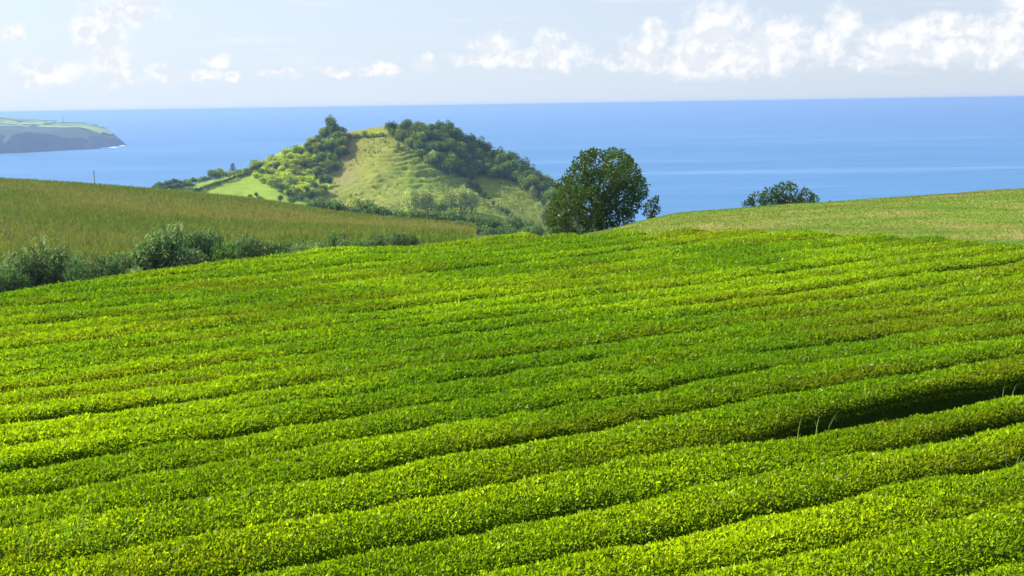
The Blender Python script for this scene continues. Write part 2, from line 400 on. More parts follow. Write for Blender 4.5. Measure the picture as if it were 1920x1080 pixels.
def land(X, Y):
    """height of the ground relative to the eye"""
    X = np.asarray(X, float); Y = np.asarray(Y, float)
    z = base_z(X, Y)
    inh = (Y > 440) & (Y < 900)
    if np.any(inh):
        hz = hill_z(np.where(inh, X, 0), np.where(inh, Y, 600))
        k = smooth01(Y, 440, 480) * smooth01(900 - Y, 0, 60)
        z = np.where(inh & (np.abs(X + 60) < 330), np.maximum(z, z + (hz - z) * k), z)
    return z
def ground_at(px, d):
    u = ray(px, 480)[0]; return u * d, d, float(land(u * d, d))
def hit(px, py, d0, d1):
    """where the sight line through a pixel meets the land between two distances"""
    u, v = ray(px, py); d = np.linspace(d0, d1, 600)
    gap = v * d - land(u * d, d)
    i = np.argmax(gap < 0) if np.any(gap < 0) else int(np.argmin(gap))
    return u * d[i], d[i], float(land(u * d[i], d[i]))

def grid_patch(U, D):
    """grid over (u, distance): vertices and quads, relative to the eye"""
    uu, dd = np.meshgrid(U, D, indexing='ij'); X = uu * dd; Y = dd
    idx = np.arange(X.size).reshape(X.shape)
    F = np.stack([idx[:-1, :-1], idx[1:, :-1], idx[1:, 1:], idx[:-1, 1:]], -1).reshape(-1, 4)
    return X, Y, F
def finish_patch(name, X, Y, Z, F, keep, mat, tint=None, **props):
    V = np.stack([X.ravel(), Y.ravel(), Z.ravel() + CAMZ], 1)
    F = F[keep]; used = np.unique(F); re = np.full(len(V), -1); re[used] = np.arange(len(used))
    me = make_mesh(name, V[used], re[F], mat, None if tint is None else tint.reshape(-1, 3)[used], True)
    return link(name, me, kind='structure', **props)

# limits of the tea field in (u, distance): its far edge
_EDGE_PX = [-400, 0, 160, 320, 480, 640, 800, 960, 1100, 1230, 1340, 1500, 1700, 1800, 1920, 2300]
_EDGE_D = []
for _px in _EDGE_PX:
    if _px <= 960: _EDGE_D.append(float(np.interp(_px, [-400, 0, 160, 320, 480, 640, 800, 960], [TEA_TOP / ray(q, w)[1] + 2.5 for q, w in ((-400, 600), (0, 552), (160, 529), (320, 508), (480, 488), (640, 466), (800, 445), (960, 431))])))
    else:
        _py = np.interp(_px, [1100, 1340, 1500, 1700, 1800, 1920, 2300], [425, 428, 431, 439, 446, 459, 500])
        _EDGE_D.append(TEA_TOP / ray(_px, _py)[1])
_EDGE_U = [ray(q, 480)[0] for q in _EDGE_PX]
def tea_edge(u): return np.interp(u, _EDGE_U, _EDGE_D)

def build_land():
    U = np.concatenate([np.linspace(-1.6, -0.62, 18), np.linspace(-0.6, 0.6, 300), np.linspace(0.63, 1.6, 18)])
    D = np.concatenate([np.geomspace(6, 30, 24), np.linspace(31, 120, 130), np.geomspace(121.5, 440, 110)])
    X, Y, F = grid_patch(U, D); Z = land(X, Y)
    Z = Z + fbm(X * 0.25, Y * 0.25, 4) * 0.16 * smooth01(Y, 46, 60)
    fu = (X / Y).ravel()[F].mean(1); fd = Y.ravel()[F].mean(1)
    tea = fd < tea_edge(fu) + 0.6
    right = (~tea) & (fu > np.interp(fd, [40, 60, 90, 440], [0.02, 0.055, 0.07, 0.09]))
    finish_patch('tea_field_ground', X, Y, Z, F, tea, M['soil'])
    finish_patch('grass_field', X, Y, Z, F, right, M['field'])
    finish_patch('valley_field', X, Y, Z, F, ~tea & ~right, M['corn_ground'])
    # ground under and behind the camera
    x = np.linspace(-9.6, 9.6, 9); y = np.linspace(-60, 6, 12); gx, gy = np.meshgrid(x, y, indexing='ij')
    idx = np.arange(gx.size).reshape(gx.shape)
    F2 = np.stack([idx[:-1, :-1], idx[1:, :-1], idx[1:, 1:], idx[:-1, 1:]], -1).reshape(-1, 4)
    finish_patch('ground', gx, gy, np.full(gx.shape, GROUND), F2, np.ones(len(F2), bool), M['soil'])
    # the hill and the coast behind it
    U = np.concatenate([np.linspace(-1.6, -0.46, 30), np.linspace(-0.44, 0.11, 400), np.linspace(0.13, 1.6, 50)])
    D = np.concatenate([np.linspace(440, 475, 18), np.linspace(476, 640, 230), np.linspace(643, 1250, 40)])
    X, Y, F = grid_patch(U, D); Z0 = land(X, Y)
    gz = np.gradient(Z0, axis=1) / np.gradient(Y, axis=1)
    slope = smooth01(np.abs(gz), 0.15, 0.4)
    # little cattle terraces that follow the contours
    px = 960 + FPX * X / Y * 1.0
    face = smooth01(px, 640, 690) * smooth01(960 - px, 0, 60) * smooth01(Y, 478, 490) * smooth01(600 - Y, 0, 15)
    warp = fbm(X * 0.06, Z0 * 0.12, 4)
    terr = np.abs(((Z0 * 0.42 + warp * 2.0) % 1.0) - 0.5) * 2
    amp = smooth01(fbm(X * 0.045 + 3.3, Z0 * 0.09, 3), -0.38, 0.05)
    Z = Z0 + (smooth01(terr, 0.2, 0.8) - 0.5) * 1.5 * face * amp * slope + fbm(X * 0.12, Y * 0.12, 5) * 0.8 + fbm(X * 0.45, Y * 0.45, 3) * 0.45 * smooth01(px, 610, 640)
    g1 = np.array([0.165, 0.215, 0.010]); g2 = np.array([0.20, 0.205, 0.025]); g3 = np.array([0.10, 0.19, 0.035]); g4 = np.array([0.20, 0.30, 0.022]); g5 = np.array([0.20, 0.15, 0.075])
    n1 = fbm(X * 0.03, Z0 * 0.05 + Y * 0.01, 4)
    w2 = smooth01(n1, 0.05, 0.45)[..., None] * 0.75
    top = (smooth01(Z0, -36, -29) * smooth01(px, 630, 670) * smooth01(760 - px, 0, 40))[..., None]
    T = g1 * (1 - w2) + g2 * w2
    T = T * (1 - top * 0.8) + g2 * top * 0.8
    tr = (face * amp * smooth01(0.55 - terr, 0, 0.3))[..., None] * 0.75
    T = T * (1 - tr) + g3 * tr
    lf = (smooth01(640 - px, 0, 40))[..., None]
    T = T * (1 - lf) + g4 * lf
    gl = (smooth01(px, 604, 618) * smooth01(688 - px + 0.25*(300 + (Z0+36)*3.0), 0, 26) * smooth01(690-px, 0, 30) * smooth01(0.3 + fbm(X*0.05, Y*0.05+9, 3), 0.0, 0.4))[..., None] * 0.5
    T = T * (1 - gl) + g5 * gl
    finish_patch('hill', X, Y, Z, F, np.ones(len(F), bool), M['hill'], T)
build_land()

# ------------------------------------------------------------------ the sea
def build_sea():
    m, nt, N, L = nodes_of('sea_water')
    out = N.new('ShaderNodeOutputMaterial'); b = N.new('ShaderNodeBsdfPrincipled'); L.new(b.outputs[0], out.inputs['Surface'])
    tc = N.new('ShaderNodeTexCoord')
    def nz(scale, stretch, detail=6, rough=0.6):
        mp = N.new('ShaderNodeMapping'); mp.inputs['Scale'].default_value = stretch; L.new(tc.outputs['Object'], mp.inputs[0])
        n = N.new('ShaderNodeTexNoise'); n.inputs['Scale'].default_value = scale; n.inputs['Detail'].default_value = detail
        n.inputs['Roughness'].default_value = rough; L.new(mp.outputs[0], n.inputs['Vector']); return n.outputs['Fac']
    r = N.new('ShaderNodeValToRGB'); e = r.color_ramp.elements
    e[0].position = 0.38; e[0].color = (0.026, 0.128, 0.315, 1); e[1].position = 0.62; e[1].color = (0.056, 0.195, 0.41, 1)
    va = N.new('ShaderNodeMath'); va.operation = 'MULTIPLY_ADD'; va.inputs[1].default_value = 0.5
    vb = N.new('ShaderNodeMath'); vb.operation = 'MULTIPLY'; vb.inputs[1].default_value = 0.5
    L.new(nz(0.016, (0.3, 1, 1), 7, 0.7), vb.inputs[0]); L.new(nz(0.0022, (0.2, 1, 1), 6, 0.65), va.inputs[0]); L.new(vb.outputs[0], va.inputs[2]); L.new(va.outputs[0], r.inputs[0])
    # pale wind slicks and foam lines
    s = N.new('ShaderNodeMapRange'); s.interpolation_type = 'SMOOTHSTEP'; s.inputs['From Min'].default_value = 0.56; s.inputs['From Max'].default_value = 0.66
    L.new(nz(0.0045, (0.12, 1.0, 1), 7, 0.6), s.inputs['Value'])
    s2 = N.new('ShaderNodeMath'); s2.operation = 'MULTIPLY'; s2.inputs[1].default_value = 0.22; L.new(s.outputs[0], s2.inputs[0])
    mx = N.new('ShaderNodeMix'); mx.data_type = 'RGBA'; L.new(s2.outputs[0], mx.inputs['Factor']); L.new(r.outputs[0], mx.inputs['A'])
    mx.inputs['B'].default_value = (0.30, 0.42, 0.62, 1)
    L.new(mx.outputs['Result'], b.inputs['Base Color'])
    b.inputs['Roughness'].default_value = 0.42; b.inputs['IOR'].default_value = 1.33; b.inputs['Specular IOR Level'].default_value = 0.32
    bp = N.new('ShaderNodeBump'); bp.inputs['Distance'].default_value = 1.2; bp.inputs['Strength'].default_value = 0.6
    L.new(nz(0.05, (0.5, 1, 1), 8, 0.65), bp.inputs['Height']); L.new(bp.outputs[0], b.inputs['Normal'])
    th = np.linspace(0, 2*math.pi, 181)[:-1]; rr = np.concatenate([[900], np.geomspace(1000, 60000, 90)])
    T, Rr = np.meshgrid(th, rr, indexing='ij')
    V = np.stack([np.sin(T)*Rr, np.cos(T)*Rr, -Rr**2/(2*SEA_R)], -1).reshape(-1, 3)
    n, k = T.shape; idx = np.arange(n*k).reshape(n, k); nxt = np.roll(idx, -1, 0)
    F = np.stack([idx[:, :-1], idx[:, 1:], nxt[:, 1:], nxt[:, :-1]], -1).reshape(-1, 4)
    link('sea', make_mesh('sea', V, F, m, None, True), kind='structure')
build_sea()
def sea_z(d): return -d*d/(2*SEA_R)
def sea_hit(px, py):
    u, v = ray(px, py); k = math.hypot(1, u)
    # CAMZ + v*d = -(k d)^2/(2R)
    a = k*k/(2*SEA_R); disc = v*v - 4*a*CAMZ
    d = (-v - math.sqrt(max(disc, 0))) / (2*a)
    return u*d, d

# ------------------------------------------------------------------ headland
def build_headland():
    # shore line seen from here, then back round out of sight
    shore = [sea_hit(x, y) for x, y in [(-420, 306), (-200, 298), (-60, 292), (0, 288), (60, 286), (110, 283), (150, 281), (190, 279), (222, 275)]]
    tip = shore[-1]
    back = [(tip[0] + 25, tip[1] + 80), (tip[0] - 60, tip[1] + 200), (tip[0] - 300, tip[1] + 520), (tip[0] - 700, tip[1] + 850), (tip[0] - 1300, tip[1] + 950), (tip[0] - 2000, tip[1] + 700)]
    poly = np.array(shore + back)
    x = np.linspace(poly[:, 0].min() - 40, poly[:, 0].max() + 40, 300); y = np.linspace(poly[:, 1].min() - 40, poly[:, 1].max() + 40, 170)
    X, Y = np.meshgrid(x, y, indexing='ij')
    P = np.stack([X.ravel(), Y.ravel()], 1)
    wob = np.stack([fbm(P[:, 0]*0.012, P[:, 1]*0.012, 4), fbm(P[:, 0]*0.012+40, P[:, 1]*0.012, 4)], 1) * 45
    Q = P + wob
    inside = np.zeros(len(Q), bool); dist = np.full(len(Q), 1e9); n = len(poly)
    for i in range(n):
        a, b = poly[i], poly[(i+1) % n]
        c = ((a[1] > Q[:, 1]) != (b[1] > Q[:, 1])) & (Q[:, 0] < (b[0]-a[0])*(Q[:, 1]-a[1])/(b[1]-a[1]+1e-12) + a[0]); inside ^= c
        ab = b - a; t = np.clip(((Q-a) @ ab) / (ab @ ab), 0, 1); dist = np.minimum(dist, np.linalg.norm(Q - (a + t[:, None]*ab), axis=1))
    sd = np.where(inside, dist, -dist)
    top = 44 + 26*smooth01(tip[0] - P[:, 0], 60, 900) + 10*fbm(P[:, 0]*0.003, P[:, 1]*0.003, 3) + 0.016*np.maximum(P[:, 1]-2600, 0)
    top *= smooth01(tip[0] + 30 - P[:, 0], 0, 190)**0.55
    Z = -12 + (top+12) * np.clip(sd / 46, 0, 1)**0.75 + fbm(P[:, 0]*0.02, P[:, 1]*0.02, 4)*6*smooth01(sd, 0, 20)
    Z += sea_z(np.linalg.norm(P, axis=1))
    V = np.column_stack([P, Z]); idx = np.arange(len(P)).reshape(X.shape)
    F = np.stack([idx[:-1, :-1], idx[1:, :-1], idx[1:, 1:], idx[:-1, 1:]], -1).reshape(-1, 4)
    F = F[(sd[F] > -15).any(1)]
    cl = smooth01(sd, 38, 60)[:, None]
    T = np.array([0.095, 0.095, 0.09])*(1-cl) + np.array([0.03, 0.06, 0.02])*cl
    mat = noise_material('headland', [(0.3, (0.8, 0.8, 0.8)), (0.7, (1.3, 1.2, 1.1))], 0.02, 6, 0.95, 2.0, 0.05, attr='tint')
    used = np.unique(F); re = np.full(len(V), -1); re[used] = np.arange(len(used))
    hd = link('headland', make_mesh('headland', V[used], re[F], mat, T[used], True), kind='structure')
    # meadows on the plateau, each a sheet of its own just above the ground, dark hedge banks left between them
    Zg = Z.reshape(X.shape); ok = (sd.reshape(X.shape) > 52)
    def zz(px_, py_):
        i = np.clip(np.searchsorted(x, px_)-1, 0, len(x)-2); j = np.clip(np.searchsorted(y, py_)-1, 0, len(y)-2)
        return np.maximum.reduce([Zg[i, j], Zg[i+1, j], Zg[i, j+1], Zg[i+1, j+1]]), ok[i, j]
    cols = [(0.16, 0.24, 0.05), (0.22, 0.30, 0.06), (0.13, 0.22, 0.05), (0.26, 0.27, 0.10), (0.19, 0.28, 0.05)]
    k = 0; rngl = random.Random(4)
    ang = 0.16
    for row in range(7):
        t0 = 70 + row * 118; a = -1500.0
        while a < 30:
            w = rngl.uniform(170, 330)
            aa = np.linspace(a + 12, a + w - 12, 14); bb = np.linspace(t0 + 8, t0 + 108, 9)
            Agr, Bgr = np.meshgrid(aa, bb, indexing='ij')
            gx = tip[0] + Agr*math.cos(ang) - Bgr*math.sin(ang) - 30; gy = tip[1] - 30 + Agr*math.sin(ang)*-0.35 + Bgr
            z, o = zz(gx, gy); id2 = np.arange(gx.size).reshape(gx.shape)
            F2 = np.stack([id2[:-1, :-1], id2[1:, :-1], id2[1:, 1:], id2[:-1, 1:]], -1).reshape(-1, 4)
            F2 = F2[o.ravel()[F2].all(1)]
            if len(F2) > 20:
                u2 = np.unique(F2); r2 = np.full(gx.size, -1); r2[u2] = np.arange(len(u2))
                c = cols[k % 5]; k += 1
                V2 = np.stack([gx.ravel(), gy.ravel(), z.ravel() + 1.2], 1)
                mm = M.get(('mead', k % 5)) or noise_material('meadow', [(0.3, tuple(q*0.85 for q in c)), (0.7, tuple(q*1.15 for q in c))], 0.02, 5, 0.95)
                M[('mead', k % 5)] = mm
                link('meadow', make_mesh('meadow', V2[u2], r2[F2], mm, None, True), hd)
            a += w
    # surf at the point
    for (fx, fy, w) in [(214, 277, 11), (230, 274, 9)]:
        X0, Y0 = sea_hit(fx, fy); P2 = Parts(); th = np.arange(14)*2*math.pi/14
        for ring in range(1):
            rad = w*(0.7+0.5*np.array([rngl.random() for _ in th]))
            ring_v = np.stack([X0+np.cos(th)*rad, Y0+np.sin(th)*rad*3.0, np.full(14, sea_z(Y0)+0.8)], 1)
            ctr = np.array([[X0, Y0, sea_z(Y0)+3.0]])
            vv = np.vstack([ring_v, ctr]); ff = [[i, (i+1) % 14, 14] for i in range(14)]
        link('surf', make_mesh('surf', vv, ff, M['foam'], None, True), kind='stuff', label='white surf breaking on the point of the headland', category='surf')
    # mast on the plateau
    u, v = ray(119, 236); d = tip[1] + 330; X0 = u*d; z, o = zz(np.array([X0]), np.array([d]))
    p = Parts(); p.tube([(0, 0, -2), (0, 0, 12), (0, 0, 24)], [1.6, 1.2, 0.7], 6)
    p.tube([(-4, 0, 19), (4, 0, 19)], [0.5, 0.5], 5)
    o = link('mast', p.mesh('mast', M['pole'], True)); o.location = (X0, d, float(z[0]))
    tag(o, 'thin grey mast standing on the headland meadows', 'mast')
build_headland()

# ------------------------------------------------------------------ tea rows
ROW_PX = [0, 320, 640, 960, 1280, 1600, 1920]
TROUGH = {
    18: [1480, 1430, 1385, 1370, 1285, 1195, 1130], 17: [1420, 1345, 1295, 1268, 1182, 1098, 1030], 16: [1335, 1262, 1205, 1168, 1085, 1005, 930],
    15: [1245, 1180, 1115, 1073, 993, 922, 838], 14: [1155, 1095, 1030, 980, 903, 846, 778], 13: [1068, 1012, 954, 898, 824, 772, 718],
    12: [990, 945, 887, 820, 758, 706, 668], 11: [935, 882, 824, 757, 712, 668, 625], 10: [882, 836, 774, 716, 682, 638, 590],
    9: [840, 791, 728, 684, 653, 607, 565], 8: [799, 747, 697, 657, 622, 583, 540], 7: [768, 713, 669, 632, 594, 554, 512],
    6: [737, 686, 646, 610, 569, 531, 484], 5: [706, 665, 625, 591, 551, 512, 466], 4: [678, 642, 606, 570, 533, 493, 449],
    3: [655, 618, 588, 552, 517, 475, 432], 2: [635, 598, 570, 534, 496, 456, 416], 1: [614, 580, 550, 514, 474, 438, 400],
    0: [597, 563, 530, 490, 454, 420, 386], -1: [580, 547, 512, 474, 440, 406, 374], -2: [566, 533, 496, 460, 427, 395, 362],
    -3: [553, 520, 482, 446, 414, 384, 352], -4: [541, 508, 470, 434, 402, 373, 343], -5: [531, 498, 459, 424, 392, 363, 335]}
ROW_ANG = RAD(27.0); CA, SA = math.cos(ROW_ANG), math.sin(ROW_ANG)
def trough_line(n):
    pts = []
    for px, py in zip(ROW_PX, TROUGH[n]):
        u, v = ray(px, py)
        if v > -0.12: continue
        d = TEA_TOP / v; pts.append((u * d, d))
    P = np.array(pts); a = P[:, 0]*CA + P[:, 1]*SA; b = -P[:, 0]*SA + P[:, 1]*CA
    o = np.argsort(a); a, b = a[o], b[o]
    sl0 = (b[-1]-b[0])/(a[-1]-a[0])
    a = np.concatenate([[a[0]-25], a, [a[-1]+25]]); b = np.concatenate([[b[0]-25*sl0], b, [b[-1]+25*sl0]])
    return a, b
TL = {n: trough_line(n) for n in TROUGH}
def b_of(n, a):
    s = 0
    for k, off in enumerate((-6.0, -3.0, 0, 3.0, 6.0)):            # smoothed along the row
        s = s + pchip(TL[n][0], TL[n][1], a + off)
    return s / 5
def tea_gap(n, a, X, Y):
    """half the clear width of the alley n"""
    g = 0.022 + 0.22 * np.clip(fbm(a * 0.16 + n * 7.7, np.full_like(a, n * 3.1), 4) + 0.10, 0, 1)
    px = 960 + FPX * X / Y
    if n == 13: g = g + 0.52 * smooth01(px, 1330, 1570) + 0.05 * smooth01(px, 560, 700)
    if n == 14: g = g + 0.2 * smooth01(px, 1690, 1800) - 0.02
    if n == 15: g = g + 0.06 * smooth01(px, 900, 1100) * smooth01(1760 - px, 0, 100) + 0.3 * smooth01(px, 1850, 1930)
    if n == 0: g = g + 0.20 * smooth01(px, 720, 800) * smooth01(1360 - px, 0, 60)
    if n == 6: g = g + 0.17 * smooth01(px, 1400, 1480)
    if n == 7: g = g + 0.10 * smooth01(px, 1560, 1640) * smooth01(1860 - px, 0, 60)
    if n == 4: g = g + 0.13 * smooth01(px, 1270, 1400) * smooth01(1640 - px, 0, 60)
    if n == 12: g = g + 0.05 * smooth01(px, 480, 640) * smooth01(1500 - px, 0, 200)
    if n == 10: g = g + 0.06 * smooth01(px, 440, 560) * smooth01(1000 - px, 0, 100)
    return np.maximum(g, 0.008)
def tea_height(X, Y):
    """hedge top relative to the eye"""
    return base_z(X, Y) + 0.8 + 0.10 * fbm(X * 0.16, Y * 0.16, 2)
ORD = ['lowest', 'second', 'third', 'fourth', 'fifth', 'sixth', 'seventh', 'eighth', 'ninth', 'tenth', 'eleventh', 'twelfth', 'thirteenth', 'fourteenth', 'fifteenth', 'sixteenth',
       'seventeenth', 'eighteenth', 'nineteenth', 'twentieth', 'twenty-first', 'twenty-second', 'twenty-third', 'twenty-fourth']
S_PROF = np.array([-1.0, -1.0, -0.985, -0.95, -0.88, -0.76, -0.6, -0.4, -0.2, 0.0, 0.2, 0.4, 0.6, 0.76, 0.88, 0.95, 0.985, 1.0, 1.0])
Z_PROF_E = np.array([1.0, 0.46, 0.23, 0.135, 0.08, 0.046, 0.024, 0.009, 0.002, 0.0, 0.002, 0.009, 0.024, 0.046, 0.08, 0.135, 0.23, 0.46, 1.0])
def row_surface(n, a, s, zs):
    """point of hedge n (between alleys n and n-1); s across, zs drop below the top in units of the hedge height"""
    b0, b1 = b_of(n, a), b_of(n - 1, a)
    mid = 0.5 * (b0 + b1); Xm = a*CA - mid*SA; Ym = a*SA + mid*CA; Ymc = np.maximum(Ym, 3)
    g0, g1 = tea_gap(n, a, Xm, Ymc), tea_gap(n - 1, a, Xm, Ymc)
    lo = b0 + g0; hi = b1 - g1
    gs = np.where(s < 0, g0, g1)                     # where two rows grow into each other the dip between them is shallow
    zs = zs * np.where(zs < 0.3, 0.64 + 0.36*smooth01(gs, 0.03, 0.09)*(1 - 0.7*smooth01(gs, 0.14, 0.3)), 1.0)
    hi = np.maximum(hi, lo + 0.3)
    b = 0.5*(lo+hi) + 0.5*(hi-lo)*s
    X = a*CA - b*SA; Y = a*SA + b*CA
    top = tea_height(X, Y)
    lump = fbm(a * 0.7 + n*13, b * 0.9, 3) * 0.07 + fbm(a * 3.1 + n*5, b * 3.1, 2) * 0.055
    Z = top - zs * 0.8 + lump * np.clip(1 - zs * 1.2, 0, 1)
    return X, Y, Z, hi - lo
def build_tea():
    shown = 0
    for n in sorted(TROUGH, reverse=True):
        if n - 1 not in TROUGH: continue
        aa = np.arange(-40, 75, 0.25)
        b0 = b_of(n, aa); mid = 0.5*(b0 + b_of(n-1, aa)); Xm = aa*CA - mid*SA; Ym = aa*SA + mid*CA
        ok = (Ym > 7) & (np.abs(Xm) < 0.6 * np.maximum(Ym, 1) + 3.0) & (Ym < tea_edge(Xm / np.maximum(Ym, 1)))
        if n == 4: pass
        if ok.sum() < 8: continue
        a0, a1 = aa[ok][0], aa[ok][-1]
        step = 0.12 if (a0*SA + mid[ok].mean()*CA) < 24 else 0.2
        A = np.arange(a0, a1 + step, step)
        Ag, Sg = np.meshgrid(A, S_PROF, indexing='ij'); _, Zg = np.meshgrid(A, Z_PROF_E, indexing='ij')
        # rounded ends
        e = np.minimum(A - A[0], A[-1] - A); en = np.sqrt(np.clip(1 - (1 - np.clip(e / 0.5, 0, 1))**2, 0, 1))[:, None]
        X, Y, Z, W = row_surface(n, Ag, Sg * (0.55 + 0.45*en), 1 - (1 - Zg) * (0.25 + 0.75*en))
        V = np.stack([X, Y, Z + CAMZ], -1)
        gz = base_z(X, Y) + CAMZ
        V[:, 0, 2] = gz[:, 0] - 0.03; V[:, -1, 2] = gz[:, -1] - 0.03
        V = V.reshape(-1, 3); idx = np.arange(len(V)).reshape(X.shape)
        F = np.stack([idx[:-1, :-1], idx[1:, :-1], idx[1:, 1:], idx[:-1, 1:]], -1).reshape(-1, 4)
        row = link('tea_row', make_mesh('tea_row', V, F, M['tea_body'], None, True))
        # --- leaves
        Ls, Cs, Vs = [], [], []
        width = float(np.mean(W))
        rng = np.random.default_rng(100 + n)
        length = a1 - a0
        cand = int(length * (width * 1.05 + 1.0) * 2000)
        a = a0 + rng.random(cand) * length
        # pick the place on the cross-section by arc length
        arc = np.concatenate([[0], np.cumsum(np.hypot(np.diff(S_PROF) * width * 0.5, np.diff(Z_PROF_E) * 0.8))])
        q = rng.random(cand) * arc[-1]
        s = np.interp(q, arc, S_PROF); zs = np.interp(q, arc, Z_PROF_E)
        e = np.minimum(a - a0, a1 - a); en = np.sqrt(np.clip(1 - (1 - np.clip(e / 0.5, 0, 1))**2, 0, 1))
        X, Y, Z, _ = row_surface(n, a, s * (0.55 + 0.45*en), 1 - (1 - zs)*(0.25 + 0.75*en))
        size = np.interp(Y, [13, 20, 30, 46], [0.044, 0.050, 0.064, 0.082])
        dens = np.interp(Y, [13, 20, 30, 50], [1.0, 0.86, 0.52, 0.30])
        u = X / Y; vis = (np.abs(X) < 0.485 * Y + 1.2) & (Y > 11.8)
        low = np.clip(zs * 1.1, 0, 1)
        dens = np.where(zs > 0.45, dens * 0.28, dens)
        keep = vis & (rng.random(cand) < dens)
        X, Y, Z, s, zs, a, size = (k[keep] for k in (X, Y, Z, s, zs, a, size)); m = len(X)
        ntilt = np.clip(np.sign(s) * np.abs(s)**3 * 1.3, -1.3, 1.3)
        nrm = unit(np.stack([-SA*ntilt, CA*ntilt, np.ones(m) * np.where(zs > 0.3, 0.35, 1.0)], 1))
        ax = unit(nrm * (0.55 + 0.35*rng.random(m))[:, None] + rand_dirs(m, rng) * 0.85)
        sd = side_of(ax, rng)
        P = np.stack([X, Y, Z + CAMZ], 1) - nrm * 0.02 + nrm * (rng.random(m)[:, None] * 0.05)
        ln = size * np.exp(rng.normal(size=m)*0.30); wd = ln * (0.42 + 0.15*rng.random(m))
        kv = 4 if Y.mean() < 21 else 3
        v, f = leaf_quads(P, ax, sd, ln, wd, 0.06) if kv == 4 else leaf_tris(P, ax, sd, ln, wd * 1.15)
        # leaf colours: fresh yellow-green shoots on the plucking table, older leaves lower, bronzed patches
        patch = 0.6*fbm(a * 0.22 + n * 5.1, s * 0.7 + n * 2.3, 4) + 0.6*fbm(X*0.11 + 7, Y*0.16, 4)
        bronze = smooth01(patch + 0.25*(s < -0.2) + rng.normal(size=m)*0.14, 0.12, 0.50)
        fresh = smooth01(0.5*fbm(a*0.3 - n*3.7, s*0.5 + n, 3) + 0.8*fbm(X*0.10, Y*0.14 + 31, 4) + rng.normal(size=m)*0.2 + 0.12*(s > -0.3) + 0.12*smooth01(27 - Y, 0, 13), -0.25, 0.55)
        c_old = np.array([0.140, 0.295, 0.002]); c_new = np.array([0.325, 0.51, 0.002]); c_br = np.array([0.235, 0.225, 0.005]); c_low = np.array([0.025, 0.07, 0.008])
        near = smooth01(27 - Y, 0, 13)[:, None]
        c_new = c_new * (1 + near * np.array([0.42, 0.22, 0])); c_old = c_old * (1 + near * np.array([0.30, 0.10, 0]))
        C = c_old*(1-fresh[:, None]) + c_new*fresh[:, None]
        C = C*(1-bronze[:, None]*0.5) + c_br*bronze[:, None]*0.5
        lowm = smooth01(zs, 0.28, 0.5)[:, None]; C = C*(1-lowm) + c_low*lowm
        C = C * (0.75 + 0.55*rng.random(m))[:, None] * np.where(rng.random(m) < 0.16, 0.45, 1.0)[:, None]
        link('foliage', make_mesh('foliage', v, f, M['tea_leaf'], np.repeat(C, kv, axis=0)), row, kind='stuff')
        cpx = 960 + FPX * Xm[ok] / Ym[ok]
        tag(row, 'clipped green tea hedge, %s row counting upslope from the bottom right corner' % ('first' if shown == 0 else ORD[min(shown, 23)]), 'tea hedge', 'tea hedge rows on the slope')
        shown += 1
build_tea()

# ------------------------------------------------------------------ vegetation builders
def crown_leaves(P, blobs, per, size, tint, rng, jitter=0.3, up=0.35, flat=1.0, core=0.35):
    """blobs: (x, y, z, r); leaf kites through the outer part of each blob"""
    for (bx, by, bz, r) in blobs:
        n = max(6, int(per * (r / size)**2))
        d = rand_dirs(n, rng); d[:, 2] = d[:, 2] * flat
        rad = r * (core + (1 - core) * rng.random(n)**0.5) * (0.85 + 0.3*rng.random(n))
        pos = np.array([bx, by, bz]) + d * rad[:, None]
        ax = unit(d * 0.6 + rand_dirs(n, rng) * 0.8 + np.array([0, 0, up]))
        ln = size * (0.7 + 0.7*rng.random(n))
        c = np.array(tint) * (1 + jitter * rng.normal() * 0.5) * (1 + jitter * rng.normal(size=(n, 1))).clip(0.35, 1.9)
        c = c * (1 + 0.12*rng.normal(size=(n, 3))).clip(0.7, 1.4)
        P.leaves(pos, ax, side_of(ax, rng), ln, ln * 0.62, c.clip(0.002, 1), 0.08)
def limb(P, a, b, r0, r1, rng, seg=4, wob=0.08):
    a, b = np.array(a, float), np.array(b, float); L = np.linalg.norm(b - a)
    t = np.linspace(0, 1, seg + 1); pts = a + (b - a) * t[:, None]
    pts[1:-1] += rng.normal(size=(seg - 1, 3)) * wob * L * 0.5
    P.tube(pts, r0 + (r1 - r0) * t, 6)
def make_tree(name, blobs, trunk_h, trunk_r, per, size, tint, leafmat, seed, base=(0, 0), limbs=8, **kw):
    rng = np.random.default_rng(seed)
    root = bpy.data.objects.new(name, None); COL.objects.link(root)
    T = Parts(); fork = np.array([base[0], base[1], trunk_h])
    limb(T, (base[0], base[1], -0.6), fork, trunk_r, trunk_r * 0.75, rng, 4, 0.03)
    order = sorted(blobs, key=lambda q: -q[3])[:limbs]
    for q in order: limb(T, fork, q[:3], trunk_r * 0.55, trunk_r * 0.15, rng)
    link('trunk', T.mesh('trunk', M['bark'], True), root)
    C = Parts(); crown_leaves(C, blobs, per, size, tint, rng, **kw)
    link('crown', C.mesh('crown', M[leafmat]), root)
    return root
def ellip_blobs(h, w, z0, n, rng, rmin=0.22, rmax=0.36, top=1.0):
    out = []
    for k in range(n):
        d = rand_dirs(1, rng)[0] * (0.35 + 0.5*rng.random())
        r = w * 0.5 * (rmin + (rmax-rmin)*rng.random()) * 1.5
        zz = z0 + (h - z0) * (0.5 + 0.42*d[2])
        tap = 1 - (1-top) * (zz - z0) / (h - z0)
        out.append((d[0]*w*0.5*tap, d[1]*w*0.5*tap, zz, r * (0.8 + 0.2*tap)))
    return out
